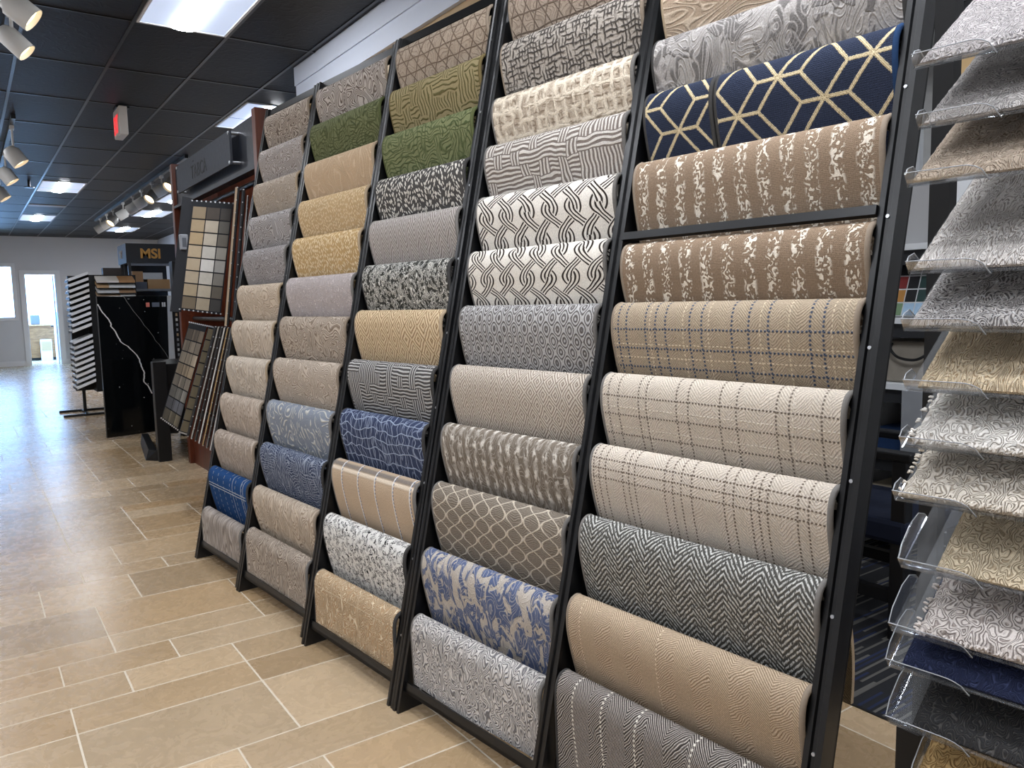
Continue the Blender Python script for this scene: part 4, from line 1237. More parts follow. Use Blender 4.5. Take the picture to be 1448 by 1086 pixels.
slab = MB()
A, B_, C_, D = Vector((1.192, 9.472, 0.02)), Vector((1.885, 9.65, 0.02)), Vector((1.942, 9.69, 1.565)), Vector((1.197, 9.512, 1.565))
t = Vector((-0.25, 0.97, 0)) * 0.03
slab.hexa([A, B_, B_ + t, A + t, D, C_, C_ + t, D + t])
so = top('stone_slab', slab, stone(), 'tall polished black stone slab with a jagged white vein', 'stone slab', bevel=0.002)
mb = MB()
for k, (c, w, xx) in enumerate((((196, 110, 96), 0.04, 1.70), ((86, 92, 104), 0.085, 1.765), ((170, 172, 176), 0.02, 1.875), ((190, 192, 196), 0.015, 1.90))):
    u = Vector((0.97, 0.25, 0)); o0 = Vector((xx, 9.512 + (xx - 1.197) * 0.239 - 0.008, 1.44))
    mb.obox(o0, u * w, (0, 0, 0.05), (0.0005, -0.002, 0), 0, lin(c))
part('sticker', mb, CARD_ATTR, so, label='small stickers near the top corner')

ped = empty('slab_stand', (1.55, 8.35, 0), 'low black stand with a stepped front in front of the stone slab', 'display stand')
mb = MB(); mb.box((1.385, 7.72, 0), (1.50, 7.82, 0.93)); part('leg', mb, BOARD_BLACK, ped, bevel=0.004)
mb = MB(); mb.box((1.62, 8.95, 0), (1.72, 9.05, 0.88)); part('leg', mb, BOARD_BLACK, ped, bevel=0.004)
mb = MB(); mb.box((1.82, 7.72, 0), (1.92, 7.82, 0.93)); part('leg', mb, BOARD_BLACK, ped, bevel=0.004)
mb = MB(); mb.hexa([(1.385, 7.82, 0.24), (1.92, 7.82, 0.24), (1.98, 8.95, 0.24), (1.62, 8.95, 0.24), (1.385, 7.82, 0.90), (1.92, 7.82, 0.90), (1.98, 8.95, 0.88), (1.62, 8.95, 0.88)]); part('cabinet', mb, BOARD_BLACK, ped, bevel=0.004)
mb = MB(); mb.hexa([(1.30, 7.9, 0.0), (1.385, 7.8, 0.0), (1.52, 8.98, 0.0), (1.44, 9.0, 0.0), (1.33, 7.9, 0.10), (1.385, 7.8, 0.10), (1.52, 8.98, 0.10), (1.46, 9.0, 0.10)]); part('base_step', mb, BOARD_BLACK, ped)

chip = empty('chip_tower', (1.99, 9.2, 0), 'narrow black post lined with small sample chips, right of the stone slab', 'display stand')
mb = MB(); mb.box((1.905, 9.15, 0), (2.12, 9.30, 1.93)); part('body', mb, BOARD_BLACK, chip, bevel=0.004)
mb = MB()
for k in range(17):
    c = rnd.choice([(206, 206, 204), (150, 152, 156), (60, 62, 66), (176, 150, 120), (226, 224, 220)])
    z = 0.62 + k * 0.055
    mb.box((1.905, 9.144, z), (1.925, 9.15, z + 0.03), 0, lin([q * 0.8 for q in c]))
part('sample_chips', mb, CARD_ATTR, chip)

# ---------------------------------------------------------------- far sample tower with tilted trays
tw = empty('sample_tower', (1.66, 12.25, 0), 'black tower of tilted sample trays behind the stone slab', 'display stand')
mb = MB(); mb.prism([(1.435, 12.06, 0.30), (2.02, 12.06, 0.30), (2.02, 12.50, 0.30), (1.22, 12.50, 0.30), (1.22, 12.43, 0.30), (1.435, 12.43, 0.30)], (0, 0, 1.6)); part('body', mb, BOARD_BLACK, tw)
mb = MB(); mb.box((1.27, 12.20, 0.03), (1.31, 12.24, 0.5)); mb.box((1.27, 12.2, 0.46), (1.5, 12.24, 0.5)); part('column', mb, STEEL, tw)
mb = MB(); mb.box((1.00, 11.90, 0), (1.75, 11.94, 0.03)); mb.box((1.00, 12.50, 0), (1.75, 12.54, 0.03)); mb.box((1.27, 11.94, 0), (1.31, 12.5, 0.03)); part('base', mb, STEEL, tw)
trays = []
for k in range(20):
    if k == 9: continue
    z = 0.36 + k * 0.0765
    mb = MB(); mb.hexa([(1.185, 12.0, z - 0.012), (1.43, 12.0, z + 0.085), (1.43, 12.42, z + 0.085), (1.185, 12.42, z - 0.012),
                        (1.185, 12.0, z - 0.006), (1.43, 12.0, z + 0.091), (1.43, 12.42, z + 0.091), (1.185, 12.42, z - 0.006)])
    mb.box((1.180, 12.0, z - 0.012), (1.186, 12.42, z + 0.014))
    part('tray', mb, BOARD_BLACK, tw)
    mb = MB(); c = rnd.choice([(236, 238, 242), (228, 230, 234), (240, 240, 240), (216, 216, 216)])
    e = rnd.uniform(0, 0.012)
    mb.hexa([(1.19, 11.99 - e, z - 0.004), (1.425, 11.99 - e, z + 0.09), (1.425, 12.41, z + 0.09), (1.19, 12.41, z - 0.004),
             (1.19, 11.99 - e, z + 0.034), (1.425, 11.99 - e, z + 0.128), (1.425, 12.41, z + 0.128), (1.19, 12.41, z + 0.034)], 0, lin(c))
    top('sample_board', mb, CARD_ATTR, 'white sample board on a tilted tray, left side of the far black tower', 'sample board', 'white boards on the left side of the far tower')
fr = [((214, 208, 200), (170, 128, 86)), ((206, 206, 204), (184, 150, 112)), ((196, 196, 196), (150, 120, 92)), ((218, 218, 216), (176, 150, 122))]
pos = ['topmost', 'second', 'third', 'lowest']
for k in range(4):
    z = 1.62 + k * 0.07
    mb = MB(); mb.hexa([(1.50, 11.86, z - 0.05), (1.98, 11.86, z - 0.05), (1.98, 12.06, z + 0.02), (1.50, 12.06, z + 0.02),
                        (1.50, 11.86, z - 0.044), (1.98, 11.86, z - 0.044), (1.98, 12.06, z + 0.026), (1.50, 12.06, z + 0.026)]); part('tray', mb, BOARD_BLACK, tw)
    mb = MB(); a, b_ = fr[3 - k]; s = rnd.uniform(0.12, 0.3)
    for (xa, xb, c) in ((1.505, 1.505 + s, a if k % 2 else b_), (1.505 + s, 1.975, b_ if k % 2 else a)):
        mb.hexa([(xa, 11.85, z - 0.043), (xb, 11.85, z - 0.043), (xb, 12.05, z + 0.027), (xa, 12.05, z + 0.027),
                 (xa, 11.85, z - 0.015), (xb, 11.85, z - 0.015), (xb, 12.05, z + 0.055), (xa, 12.05, z + 0.055)], 0, lin(c))
    top('sample_board', mb, CARD_ATTR, pos[3 - k] + ' wood and white sample board on the front of the far black tower', 'sample board', 'boards on the front of the far tower')
mb = MB(); mb.box((1.63, 12.15, 1.90), (1.86, 12.3, 2.00)); top('sample_box', mb, plain('box_brown', (46, 36, 30), 0.5), 'small dark brown box on top of the far sample tower', 'box')
mb = MB(); mb.box((2.36, 24.2, 0), (2.52, 24.26, 1.62)); top('cardboard_panel', mb, plain('panel_taupe', (150, 140, 126), 0.6), 'narrow taupe panel against the far wall, right of the door', 'panel')

# ---------------------------------------------------------------- lettered display behind
ms = empty('brand_display', (2.2, 11.75, 0), 'black display with gold lettered header behind the sample tower', 'display stand')
mb = MB(); mb.box((1.93, 13.0, 2.12), (2.64, 13.75, 2.41)); part('header', mb, plain('header_black', (30, 31, 34), 0.5), ms)
mb = MB()
for x in (1.95, 2.58):
    for y in (13.02, 13.69): mb.box((x, y, 0), (x + 0.04, y + 0.04, 2.12))
part('post', mb, plain('post_grey', (54, 56, 60), 0.45), ms)
for lo_, hi_, nm_ in (((1.95, 13.04, 1.70), (2.62, 13.60, 1.73), 'shelf'), ((1.95, 13.02, 1.42), (2.62, 13.60, 1.58), 'shelf'), ((1.95, 13.03, 2.08), (2.62, 13.06, 2.12), 'front_trim')):
    mb = MB(); mb.box(lo_, hi_); part(nm_, mb, plain('shelf_grey', (118, 122, 128), 0.5), ms)
mb = MB(); mb.box((1.99, 13.6, 0.05), (2.60, 13.7, 2.12)); part('back_panel', mb, plain('back_dark', (52, 54, 58), 0.6), ms)
GOLD = plain('gold_letter', (206, 150, 70), 0.4, 0.2)
text_part('lettering', 'MSI', 0.20, (2.12, 12.998, 2.195), (1, 0, 0), (0, 0, 1), GOLD, ms, 0.002, 0.006, 1.0, 1.0)
text_part('lettering', 'MSI', 0.17, (1.928, 13.58, 2.205), (0, -1, 0), (0, 0, 1), plain('gold_shaded', (120, 100, 66), 0.5), ms, 0.002, 0.004, 1.0, 1.0)  # side lettering: the shade of this face is put into a darker gold
for (xa, xb, za, zb, c, l) in ((2.02, 2.17, 1.85, 2.0, (176, 132, 88), 'tan box on the upper shelf of the gold lettered display'), (2.17, 2.45, 1.90, 1.98, (196, 196, 194), 'white box on the upper shelf of the gold lettered display'),
                               (2.02, 2.22, 1.73, 1.84, (84, 90, 104), 'slate box on the upper shelf of the gold lettered display'), (2.23, 2.55, 1.73, 1.88, (182, 142, 96), 'long cardboard box on the upper shelf of the gold lettered display')):
    if za > 1.8: za = 1.84 if xa < 2.1 else 1.88
    mb = MB(); mb.box((xa + 0.14, 13.15, za), (xb + 0.14, 13.45, zb)); top('sample_box', mb, plain('bx_%d' % c[0], c, 0.6), l, 'box', 'boxes on the lettered display')
ms.location.x += 0.14
mb = MB(); mb.box((2.24, 12.85, 0), (2.64, 12.95, 1.62)); top('display_sheet', mb, plain('panel_pale', (206, 206, 202), 0.5), 'pale panel standing below the shelf of the gold lettered display', 'panel')

# ---------------------------------------------------------------- through the far door
dk = empty('reception_desk', (1.9, 27.2, 0), 'brown wooden desk seen through the far door', 'desk')
mb = MB(); mb.box((1.35, 26.95, 0.08), (2.7, 27.0, 1.02)); part('front_panel', mb, wood_material('oak', (122, 84, 52), (158, 114, 72), (1, 1, 4)), dk)
mb = MB(); mb.box((1.32, 26.9, 1.02), (2.75, 27.6, 1.06)); part('desktop', mb, wood_material('oak_top', (170, 132, 92), (190, 152, 110)), dk)
mb = MB(); mb.box((1.40, 26.97, 0), (2.65, 27.02, 0.08)); part('kick', mb, BOARD_BLACK, dk)
mb = MB(); mb.box((1.35, 27.0, 0.0), (1.40, 27.6, 1.02)); mb.box((2.65, 27.0, 0.0), (2.7, 27.6, 1.02)); part('side_panel', mb, CHERRY, dk)
mb = MB(); mb.box((1.62, 27.1, 1.06), (1.86, 27.3, 1.34)); top('office_printer', mb, plain('printer_grey', (110, 114, 122), 0.5), 'grey printer on the desk through the far door', 'printer', bevel=0.02)
mb = MB(); mb.box((1.90, 27.05, 1.06), (2.22, 27.3, 1.32)); top('carton', mb, plain('carton_white', (214, 216, 218), 0.6), 'white carton on the desk through the far door', 'box')
mb = MB(); mb.tube([(2.30, 27.1, 1.06), (2.30, 27.1, 1.26), (2.30, 27.1, 1.30), (2.30, 27.1, 1.42)], [0.06, 0.06, 0.025, 0.022], 12); top('spray_bottle', mb, plain('bottle_teal', (60, 160, 170), 0.4), 'teal bottle on the desk through the far door', 'bottle')
mb = MB(); mb.box((1.80, 26.6, 0), (2.08, 26.85, 0.62)); mb.box((1.82, 26.59, 0.3), (2.06, 26.6, 0.56), 1)
top('paper_bin', mb, [plain('bin_white', (208, 206, 200), 0.6), plain('bin_tan', (176, 148, 110), 0.6)], 'white and tan bin on the floor before the far desk', 'bin')

# ---------------------------------------------------------------- pieces hanging on the back of the nearest rack
R5 = RL[5]
TANBACK = carpet('rear_tan', (150, 134, 108), (120, 104, 82), lambda g, u, v: p_zigzag(g, u, v, 5, 0.02, 1.0, 120, 0.4))
for (x, y, z0, z1, lean, w, lab) in ((1.86, 1.055, 1.515, 1.86, -0.02, 0.50, 'tan carpet sample hung on the back of the nearest rack, topmost'),
                                     (1.78, 1.045, 1.32, 1.53, 0.03, 0.50, 'tan carpet sample hung on the back of the nearest rack, second from the top'),
                                     (1.72, 0.995, 1.135, 1.33, 0.02, 0.46, 'tan carpet sample hung on the back of the nearest rack, third from the top'),
                                     (1.66, 1.005, 0.425, 0.66, 0.02, 0.46, 'tan carpet sample low on the back of the nearest rack, near the floor')):
    mb = MB()
    a = R5.al * -1
    rows, uvs = [], []
    N = 10
    for i in range(N + 1):
        f = i / N
        z = z1 + (z0 - z1) * f
        off = lean * f + 0.012 * math.sin(f * 3)
        rows.append([Vector((x + off, y, z)) + a * w * q / 4 for q in range(5)]); uvs.append([(w * q / 4, f * 0.3) for q in range(5)])
    mb.grid([r[::-1] for r in rows], 0, True, [r[::-1] for r in uvs])
    back = [[p + Vector((-0.011, 0, 0)) for p in r] for r in rows]
    mb.grid(back, 0, True, uvs)
    for s in (0, -1):
        mb.grid([[r[s] for r in rows], [r[s] for r in back]], 1, False)
    mb.grid([rows[0], back[0]], 1, False); mb.grid([rows[-1], back[-1]], 1, False)
    top('carpet_sample', mb, [TANBACK, BINDING['sand']], lab, 'carpet sample', 'carpet samples on the back of the nearest rack')
# rear frame that carries them
rr = empty('rear_hanging_frame', (1.78, 1.25, 0), 'black rear frame behind the nearest carpet rack', 'display rack')
for z in (0.66, 1.33, 1.53, 1.86):
    mb = MB(); xx = {0.66: 1.655, 1.33: 1.715, 1.53: 1.775, 1.86: 1.855}[z]
    p0 = Vector((xx, 1.06 if z > 1 else 1.02, z + 0.004)); mb.tube([p0, p0 - R5.al * 0.46], 0.006, 8); part('hanging_bar', mb, STEEL_DARK, rr)

# ---------------------------------------------------------------- near sample tower with clear trays
ACR, g_, b_ = material('clear_acrylic')
nt = ACR.node_tree
tr = nt.nodes.new('ShaderNodeBsdfTransparent'); tr.inputs[0].default_value = (0.92, 0.925, 0.93, 1)
gl = nt.nodes.new('ShaderNodeBsdfGlossy'); gl.inputs['Roughness'].default_value = 0.08; gl.inputs[0].default_value = (0.9, 0.92, 0.95, 1)
fr_ = nt.nodes.new('ShaderNodeFresnel'); fr_.inputs[0].default_value = 1.5
mx = nt.nodes.new('ShaderNodeMixShader')
nt.links.new((S(g_, fr_.outputs[0]) * 0.45 + 0.012).s, mx.inputs[0])
nt.links.new(tr.outputs[0], mx.inputs[1]); nt.links.new(gl.outputs[0], mx.inputs[2]); nt.links.new(mx.outputs[0], nt.nodes['Material Output'].inputs[0])
ACRS, g2_, b2_ = material('clear_acrylic_sheet')
n2t = ACRS.node_tree
tr2 = n2t.nodes.new('ShaderNodeBsdfTransparent'); tr2.inputs[0].default_value = (0.94, 0.945, 0.95, 1)
df2 = n2t.nodes.new('ShaderNodeBsdfDiffuse'); df2.inputs[0].default_value = (0.5, 0.51, 0.52, 1)
mx2 = n2t.nodes.new('ShaderNodeMixShader'); mx2.inputs[0].default_value = 0.10
n2t.links.new(tr2.outputs[0], mx2.inputs[1]); n2t.links.new(df2.outputs[0], mx2.inputs[2]); n2t.links.new(mx2.outputs[0], n2t.nodes['Material Output'].inputs[0])
ACRE = plain('acrylic_edge', (150, 153, 156), 0.25, 0, 0.5, 0.04)

TA = Vector((math.sin(0.10), -math.cos(0.10), 0))      # along the tower front, towards the camera
TB = Vector((math.cos(0.10), math.sin(0.10), 0))       # into the tower
INC = math.radians(34.0)
TU = TB * math.cos(INC) + Vector((0, 0, 1)) * math.sin(INC)
TN = (Vector((0, 0, 1)) * math.cos(INC) - TB * math.sin(INC))
tower = empty('tray_tower', (1.45, 0.45, 0), 'black tower carrying clear trays of carpet samples at the right edge', 'display stand')
mb = MB(); mb.box((1.440, 0.705, 0), (1.467, 0.740, 2.5)); part('post', mb, STEEL_DARK, tower)
mb = MB(); mb.box((1.425, 0.02, 0), (1.475, 0.07, 2.5)); part('post', mb, STEEL_DARK, tower)
mb = MB(); mb.box((1.22, 0.05, 0), (1.55, 0.74, 0.06)); part('base', mb, STEEL, tower)
mb = MB(); mb.obox((1.16, 0.585, 0.30), (0.035, 0, 0), (0, 0.035, 0), (0, 0, 0.42)); mb.obox((1.16, 0.585, 0.30), (0.30, 0.13, 0), (0, 0.035, 0), (0, 0, 0.035)); part('lower_bracket', mb, STEEL_DARK, tower)

FR = [(1.177, 0.631, 1.732), (1.175, 0.621, 1.644), (1.155, 0.624, 1.560), (1.147, 0.614, 1.432), (1.135, 0.612, 1.349), (1.131, 0.604, 1.261),
      (1.119, 0.601, 1.179), (1.105, 0.601, 1.101), (1.104, 0.589, 1.003), (1.085, 0.590, 0.910), (1.078, 0.589, 0.858), (1.072, 0.583, 0.775), (1.075, 0.548, 0.690)]


def streaky(sd, su, sv, k, w, c2=None, c3=None):
    def f(g, u, v):
        out = [(p_scroll(g, u, v, sd, su, sv, k, w), lin(c2))]
        if c3: out.append((p_scroll(g, u, v, sd + 0.4, su, sv, k, w * 0.45), lin(c3)))
        return out
    return f


TR_ROWS = [
    ('grey lilac carpet sample in the topmost clear tray', (176, 170, 168), streaky(201, 106, 85, 4, 0.36, (118, 114, 114), (212, 208, 206)), 0),
    ('silver grey carpet sample in the second clear tray from the top', (180, 175, 171), streaky(202, 106, 85, 4, 0.34, (120, 116, 114), (214, 210, 206)), 0),
    ('taupe tan carpet sample in the third clear tray from the top', (178, 162, 144), streaky(203, 101, 75, 4, 0.32, (134, 118, 102), (206, 192, 174)), 0),
    ('pale grey streaked carpet sample in the fourth clear tray from the top', (206, 200, 194), streaky(204, 152, 40, 4, 0.32, (138, 130, 122), (230, 226, 222)), 0),
    ('dark and light grey looped carpet sample in the fifth clear tray', (176, 171, 167), streaky(205, 94, 75, 4, 0.41, (92, 88, 87), (218, 216, 214)), 0),
    ('honey cream streaked carpet sample in the sixth clear tray', (216, 196, 164), streaky(206, 165, 35, 4, 0.31, (158, 134, 104), (236, 222, 196)), 0),
    ('white shaggy carpet sample in the seventh clear tray', (224, 219, 211), streaky(207, 106, 85, 4, 0.29, (176, 168, 158), None), 1),
    ('off white shaggy carpet sample in the eighth clear tray', (214, 205, 191), streaky(208, 106, 85, 4, 0.29, (166, 154, 138), None), 1),
    ('cream carpet sample in the ninth clear tray', (210, 194, 166), streaky(209, 127, 75, 4, 0.29, (170, 152, 124), None), 0),
    ('pinkish grey shaggy carpet sample in the tenth clear tray', (206, 197, 190), streaky(210, 101, 80, 4, 0.31, (150, 140, 134), None), 1),
    ('navy blue carpet sample in a low clear tray', (33, 39, 62), streaky(211, 114, 90, 4, 0.31, (56, 63, 92), None), 0),
    ('charcoal carpet sample in the lowest clear tray', (48, 48, 49), streaky(212, 114, 90, 4, 0.31, (82, 80, 78), None), 0),
    ('golden tan carpet sample at the bottom edge under the charcoal one', (198, 164, 112), streaky(213, 127, 75, 4, 0.31, (160, 126, 80), None), 0),
]
TNAME = ['topmost', 'second', 'third', 'fourth', 'fifth', 'sixth', 'seventh', 'eighth', 'ninth', 'tenth', 'eleventh', 'twelfth', 'lowest']


def clear_tray(k, P0, W, lab):
    """sloping shelf with a curled front lip at each end and a rounded side wing"""
    dep = 0.30
    o = empty('clear_tray', P0, lab, 'clear tray', 'clear acrylic trays')
    b = P0 - TN * 0.004
    def arm(t):
        q = b + TU * dep + TA * t
        return q
    mb = MB(); mb.obox(b, TA * W, TU * dep, TN * 0.003); part('shelf', mb, ACRS, o)
    for t in (0.03, W - 0.05):
        mb = MB(); q = arm(t)
        mb.obox(q - TU * 0.02, TA * 0.012, TB * (1.43 - q.x + 0.02), Vector((0, 0, -0.012))); part('arm', mb, STEEL_DARK, o)
    LW = 0.108
    for side in (0, 1):
        mb = MB()
        n = 14
        rows_o, rows_i = [], []
        for i in range(n + 1):
            f = i / n
            hgt = 0.026 * min(1.0, math.sqrt(max(0.0, 1 - max(0.0, (f - 0.72) / 0.28) ** 2)))
            t = f * LW if side == 0 else W - f * LW
            ro = []
            for (x, z) in ((0.010, 0.0), (0.003, 0.0), (-0.001, 0.12), (-0.003, 0.35), (-0.0045, 0.7), (-0.005, 1.0)):
                ro.append(b + TA * t + TU * x + TN * z * hgt)
            rows_o.append(ro); rows_i.append([p - TU * 0.0022 for p in ro])
        mb.grid(rows_o, 0, True); mb.grid([r[::-1] for r in rows_i], 0, True)
        lip = part('front_lip', mb, ACR, o)
        mb = MB(); mb.tube([r[-1] for r in rows_o], 0.0008, 6); part('polished_edge', mb, ACRE, lip)
    mb = MB()
    prof = [(0.0, 0.0), (0.0, 0.020), (0.02, 0.030), (0.06, 0.034), (0.085, 0.028), (0.10, 0.012), (0.105, 0.0)] if k >= 8 else [(0.0, 0.0), (0.0, 0.020), (0.012, 0.024), (0.03, 0.018), (0.04, 0.0)]
    mb.prism([b + TU * x + TN * z - TA * 0.0005 for x, z in prof], -TA * 0.0025)
    wing = part('side_wing', mb, ACR, o)
    mb = MB(); mb.tube([b + TU * x + TN * z - TA * 0.0018 for x, z in prof[1:]], 0.0008, 6); part('polished_edge', mb, ACRE, wing)
    return o


for k, ((lab, base, fn, shag), P0) in enumerate(zip(TR_ROWS, FR)):
    P0 = Vector(P0)
    W = 0.46
    clear_tray(k, P0, W, TNAME[k] + ' clear acrylic tray from the top of the right tower')
    m = carpet('tray_pile_%d' % (k + 1), base, None, fn, relief=0.9, weave=420.0, grain=0.12)
    inset = {5: 0.014, 6: 0.010, 7: 0.006, 8: 0.046, 9: 0.034, 10: 0.016, 11: 0.030}.get(k, 0.005)
    if k == 12: inset = 0.0
    dep = 0.285
    th = 0.011 if not shag else 0.014
    r = random.Random(k + 50)
    nx, ny = (60, 40)
    mb = MB()
    def h(i, j):
        e = min(i, nx - i, j, ny - j)
        return th * (0.35 if e == 0 else (0.85 if e == 1 else 1.0)) + (r.uniform(-1, 1) * (0.0028 if shag else 0.0009))
    w0, w1 = inset, W - 0.004
    rows = []; uvs = []
    for j in range(ny + 1):
        row = []; uu = []
        for i in range(nx + 1):
            t = w0 + (w1 - w0) * i / nx; d = 0.004 + dep * j / ny
            jit = (r.uniform(-1, 1) * 0.003 if shag and (i in (0, nx) or j == 0) else 0)
            row.append(P0 + TA * (t + jit) + TU * (d + jit * (1 if j == 0 else 0)) + TN * h(i, j)); uu.append((t, d))
        rows.append(row); uvs.append(uu)
    mb.grid(rows, 0, True, uvs)
    c = [P0 + TA * w0 + TU * 0.004, P0 + TA * w1 + TU * 0.004, P0 + TA * w1 + TU * (0.004 + dep), P0 + TA * w0 + TU * (0.004 + dep)]
    mb.face(c[::-1], 1)
    for e0, e1 in ((rows[0], (c[0], c[1])), ([q[-1] for q in rows], (c[1], c[2])), (rows[-1][::-1], (c[2], c[3])), ([q[0] for q in rows][::-1], (c[3], c[0]))):
        n = len(e0) - 1
        mb.grid([[e1[0].lerp(e1[1], i / n) for i in range(n + 1)], e0], 0, False, [[(0.01 * i, 0) for i in range(n + 1)], [(0.01 * i, 0.012) for i in range(n + 1)]])
    o = top('carpet_sample', mb, [m, BACKING], lab, 'carpet sample', 'carpet samples in the clear trays')
    if shag:
        tb = MB()
        for q in range(150):
            if q < 46: t, d, dirv = w0, r.uniform(0.006, dep * 0.9), -TA
            elif q < 110: t, d, dirv = r.uniform(w0, 0.24), 0.004, -TU
            else: t, d, dirv = r.uniform(w0 + 0.01, 0.24), r.uniform(0.01, 0.12), TN
            p = P0 + TA * t + TU * d + TN * th * r.uniform(0.5, 1.0)
            L = r.uniform(0.003, 0.006)
            dirv = (dirv + Vector((r.uniform(-1, 1), r.uniform(-1, 1), r.uniform(-0.6, 0.8))) * 0.6).normalized()
            tb.tube([p - dirv * 0.002, p + dirv * L * 0.5 + TN * 0.001, p + dirv * L], [0.0018, 0.0019, 0.0013], 5)
        part('yarn_tufts', tb, plain('yarn_%d' % k, tuple(v * 0.94 for v in base), 0.95, 0, 0.1), o, kind='stuff')

# ---------------------------------------------------------------- shelving across the carpeted bay
def sh(y34, z34, X=3.80):
    k = X / 3.4
    return y34 * k, 1.4 + (z34 - 1.4) * k


unit = empty('shelving_unit', (4.05, 1.5, 0), 'white metal shelving unit against the grey wall, right of the nearest rack', 'shelving')
SHELF_W = plain('shelf_white', (206, 209, 212), 0.4, 0, 0.4, 0.03)
for z in (0.28, 0.60, 0.955, 1.285, 1.645, 2.75):
    mb = MB(); mb.box((3.80, 0.55, z - 0.03), (4.36, 2.32, z)); part('shelf', mb, SHELF_W, unit)
    mb = MB(); mb.box((3.83, 0.55, z - 0.10), (3.845, 2.32, z - 0.03)); part('shelf_apron', mb, plain('apron_dark', (36, 38, 42), 0.5), unit)
for y in (0.55, 2.28):
    mb = MB(); mb.box((3.80, y, 0), (3.84, y + 0.04, 2.75)); part('upright', mb, SHELF_W, unit)
    mb = MB(); mb.box((4.32, y, 0), (4.36, y + 0.04, 2.75)); part('upright', mb, SHELF_W, unit)
mb = MB(); mb.box((3.79, 1.93, 0.60), (3.80, 2.05, 0.925)); part('front_plate', mb, plain('plate_grey', (140, 143, 147), 0.4), unit)
mb = MB(); mb.box((4.36, 0.55, 0), (4.37, 2.32, 2.75)); part('back_panel', mb, plain('shelf_back', (176, 176, 174), 0.7), unit)

sw = empty('swatch_card', (3.95, 2.05, 1.285), 'colour swatch card with a white wire grid on the middle shelf', 'swatch card')
mb = MB(); mb.obox((3.86, 1.86, 1.288), (0, 0.30, 0), (0.10, 0, 0.27), (-0.008, 0, 0.003)); part('board', mb, SHELF_W, sw)
mb = MB()
cols = [(170, 122, 62), (24, 25, 28), (36, 60, 58), (30, 104, 70), (34, 76, 150), (196, 60, 50)]
for j in range(4):
    for i in range(5):
        c = (cols[i] if j == 1 else rnd.choice(cols[1:3] + [(22, 22, 26), (120, 40, 40)])) if j else [(112, 138, 106), (150, 182, 210), (150, 182, 210), (170, 114, 58), (40, 80, 150)][i]
        if j == 0 and i in (1, 2): c = (156, 186, 212)
        o0 = Vector((3.86, 2.155 - i * 0.058, 1.288)) + Vector((0.10, 0, 0.27)) * (j * 0.245 + 0.015) + Vector((-0.0095, 0, 0.004))
        mb.obox(o0, (0, -0.052, 0), Vector((0.10, 0, 0.27)) * 0.22, (-0.001, 0, 0.0004), 0, lin(c))
part('swatches', mb, CARD_ATTR, sw)

bag = empty('storage_bag', (4.0, 2.08, 0.955), 'grey fabric bag with a black rope handle on the shelf below the swatch card', 'bag')
mb = MB(); mb.hexa([(3.87, 1.90, 0.955), (4.25, 1.90, 0.955), (4.25, 2.27, 0.955), (3.87, 2.27, 0.955), (3.89, 1.92, 1.165), (4.23, 1.92, 1.165), (4.23, 2.25, 1.165), (3.89, 2.25, 1.165)]); part('body', mb, plain('bag_grey', (134, 128, 118), 0.9, 0, 0.1, 0.15, 20.0), bag, bevel=0.012)
mb = MB(); mb.tube(catmull([(3.885, 2.16, 1.15), (3.85, 2.15, 1.125), (3.838, 2.10, 1.085), (3.838, 2.02, 1.075), (3.85, 1.97, 1.10), (3.885, 1.96, 1.12)], 5), 0.007, 8); part('handle', mb, BOARD_BLACK, bag)

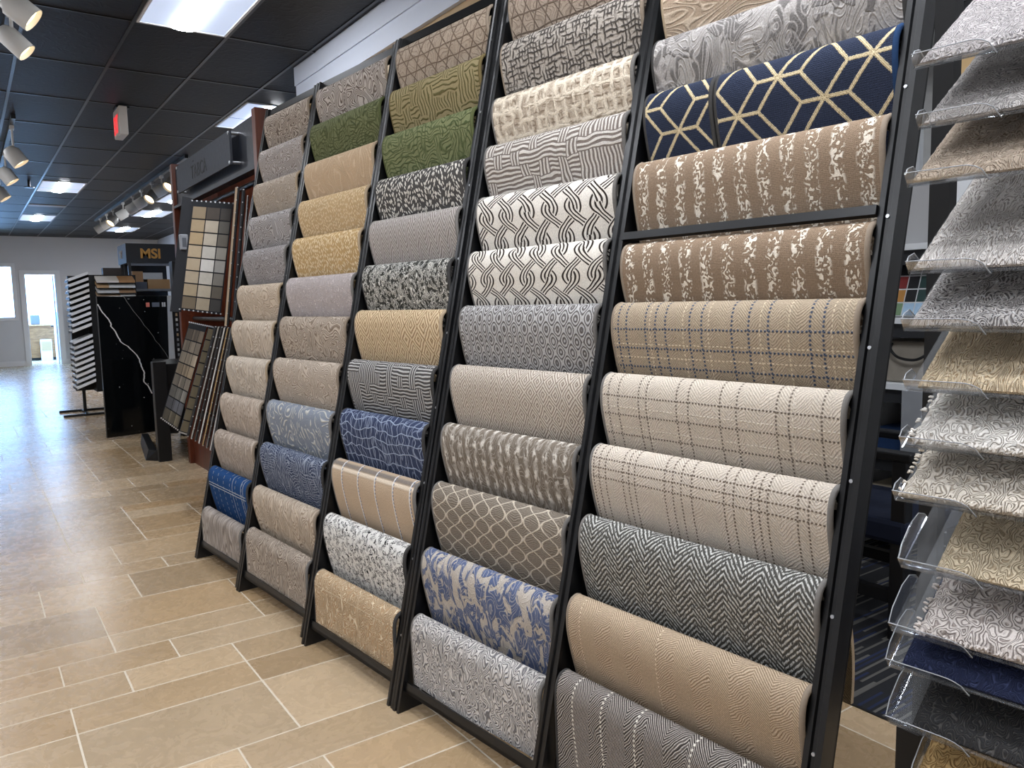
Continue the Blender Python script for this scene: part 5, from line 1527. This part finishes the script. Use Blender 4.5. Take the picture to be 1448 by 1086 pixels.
mb = MB(); mb.box((3.9, 1.98, 1.645), (3.92, 2.26, 1.98)); top('display_sheet', mb, carpet('panel_grey', (166, 166, 166), (146, 146, 147), lambda g, u, v: p_scroll(g, u, v, 5, 20, 20, 4, 0.2), relief=0.2), 'grey panel leaning on the upper shelf behind the nearest rack', 'panel')
mb = MB(); mb.box((3.86, 1.60, 1.645), (3.88, 1.86, 2.60)); mb.box((3.858, 1.68, 2.33), (3.86, 1.86, 2.52), 1); top('poster_board', mb, [SHELF_W, plain('poster_tan', (188, 158, 112), 0.6)], 'white board with a tan patch behind the topmost clear trays', 'board')
zz = 1.645
for i, (c, t, l) in enumerate((((176, 132, 70), 0.03, 'ochre'), ((44, 110, 180), 0.045, 'bright blue'), ((186, 120, 52), 0.03, 'orange'), ((60, 64, 70), 0.025, 'dark grey'))):
    mb = MB(); mb.box((3.82 , 1.58 + 0.01 * i, zz), (3.855, 1.88, zz + t)); zz += t
    top('folder', mb, plain('folder_%d' % i, c, 0.5), l + ' folder in the small stack behind the fourth clear tray', 'folder', 'folders stacked on the shelf')
for i, (c, y, z, h, l) in enumerate((((34, 54, 88), 2.08, 0.60, 0.10, 'blue folded sheet on the shelf under the grey bag'), ((176, 164, 142), 2.08, 0.28, 0.12, 'beige folded sheet on the lowest shelf behind the black chair'))):
    mb = MB(); mb.box((3.86, y, z), (4.2, y + 0.19, z + h)); top('folded_sheet', mb, plain('fold_%d' % i, c, 0.8, 0, 0.1, 0.2, 20.0), l, 'folded sheet')

# ---------------------------------------------------------------- black chair in the carpeted bay
CH = plain('chair_black', (13, 14, 17), 0.5, 0, 0.4, 0.2)
CHN = plain('chair_navy', (18, 24, 40), 0.7, 0, 0.2, 0.2)
ch = empty('black_chair', (3.2, 1.85, 0), 'black wooden armchair on the dark striped carpet behind the nearest rack', 'chair')
for (x, y, h) in ((3.02, 1.62, 0.74), (3.48, 1.62, 0.74), (3.02, 2.14, 0.99), (3.48, 2.14, 0.99)):
    mb = MB(); mb.box((x - 0.03, y - 0.03, 0), (x + 0.03, y + 0.03, h)); part('leg', mb, CH, ch, bevel=0.005)
mb = MB(); mb.box((2.98, 1.58, 0.40), (3.52, 2.18, 0.50)); part('seat', mb, CHN, ch, bevel=0.02)
mb = MB(); mb.hexa([(3.03, 2.12, 0.50), (3.47, 2.12, 0.50), (3.47, 2.17, 0.50), (3.03, 2.17, 0.50), (3.03, 2.16, 1.02), (3.47, 2.16, 1.02), (3.47, 2.21, 1.02), (3.03, 2.21, 1.02)]); part('backrest', mb, CHN, ch, bevel=0.012)
for x in (3.02, 3.48):
    mb = MB(); mb.box((x - 0.035, 1.57, 0.74), (x + 0.035, 2.14, 0.775)); part('armrest', mb, CH, ch, bevel=0.008)
    mb = MB(); mb.box((x - 0.02, 1.65, 0.15), (x + 0.02, 2.11, 0.20)); part('stretcher', mb, CH, ch)
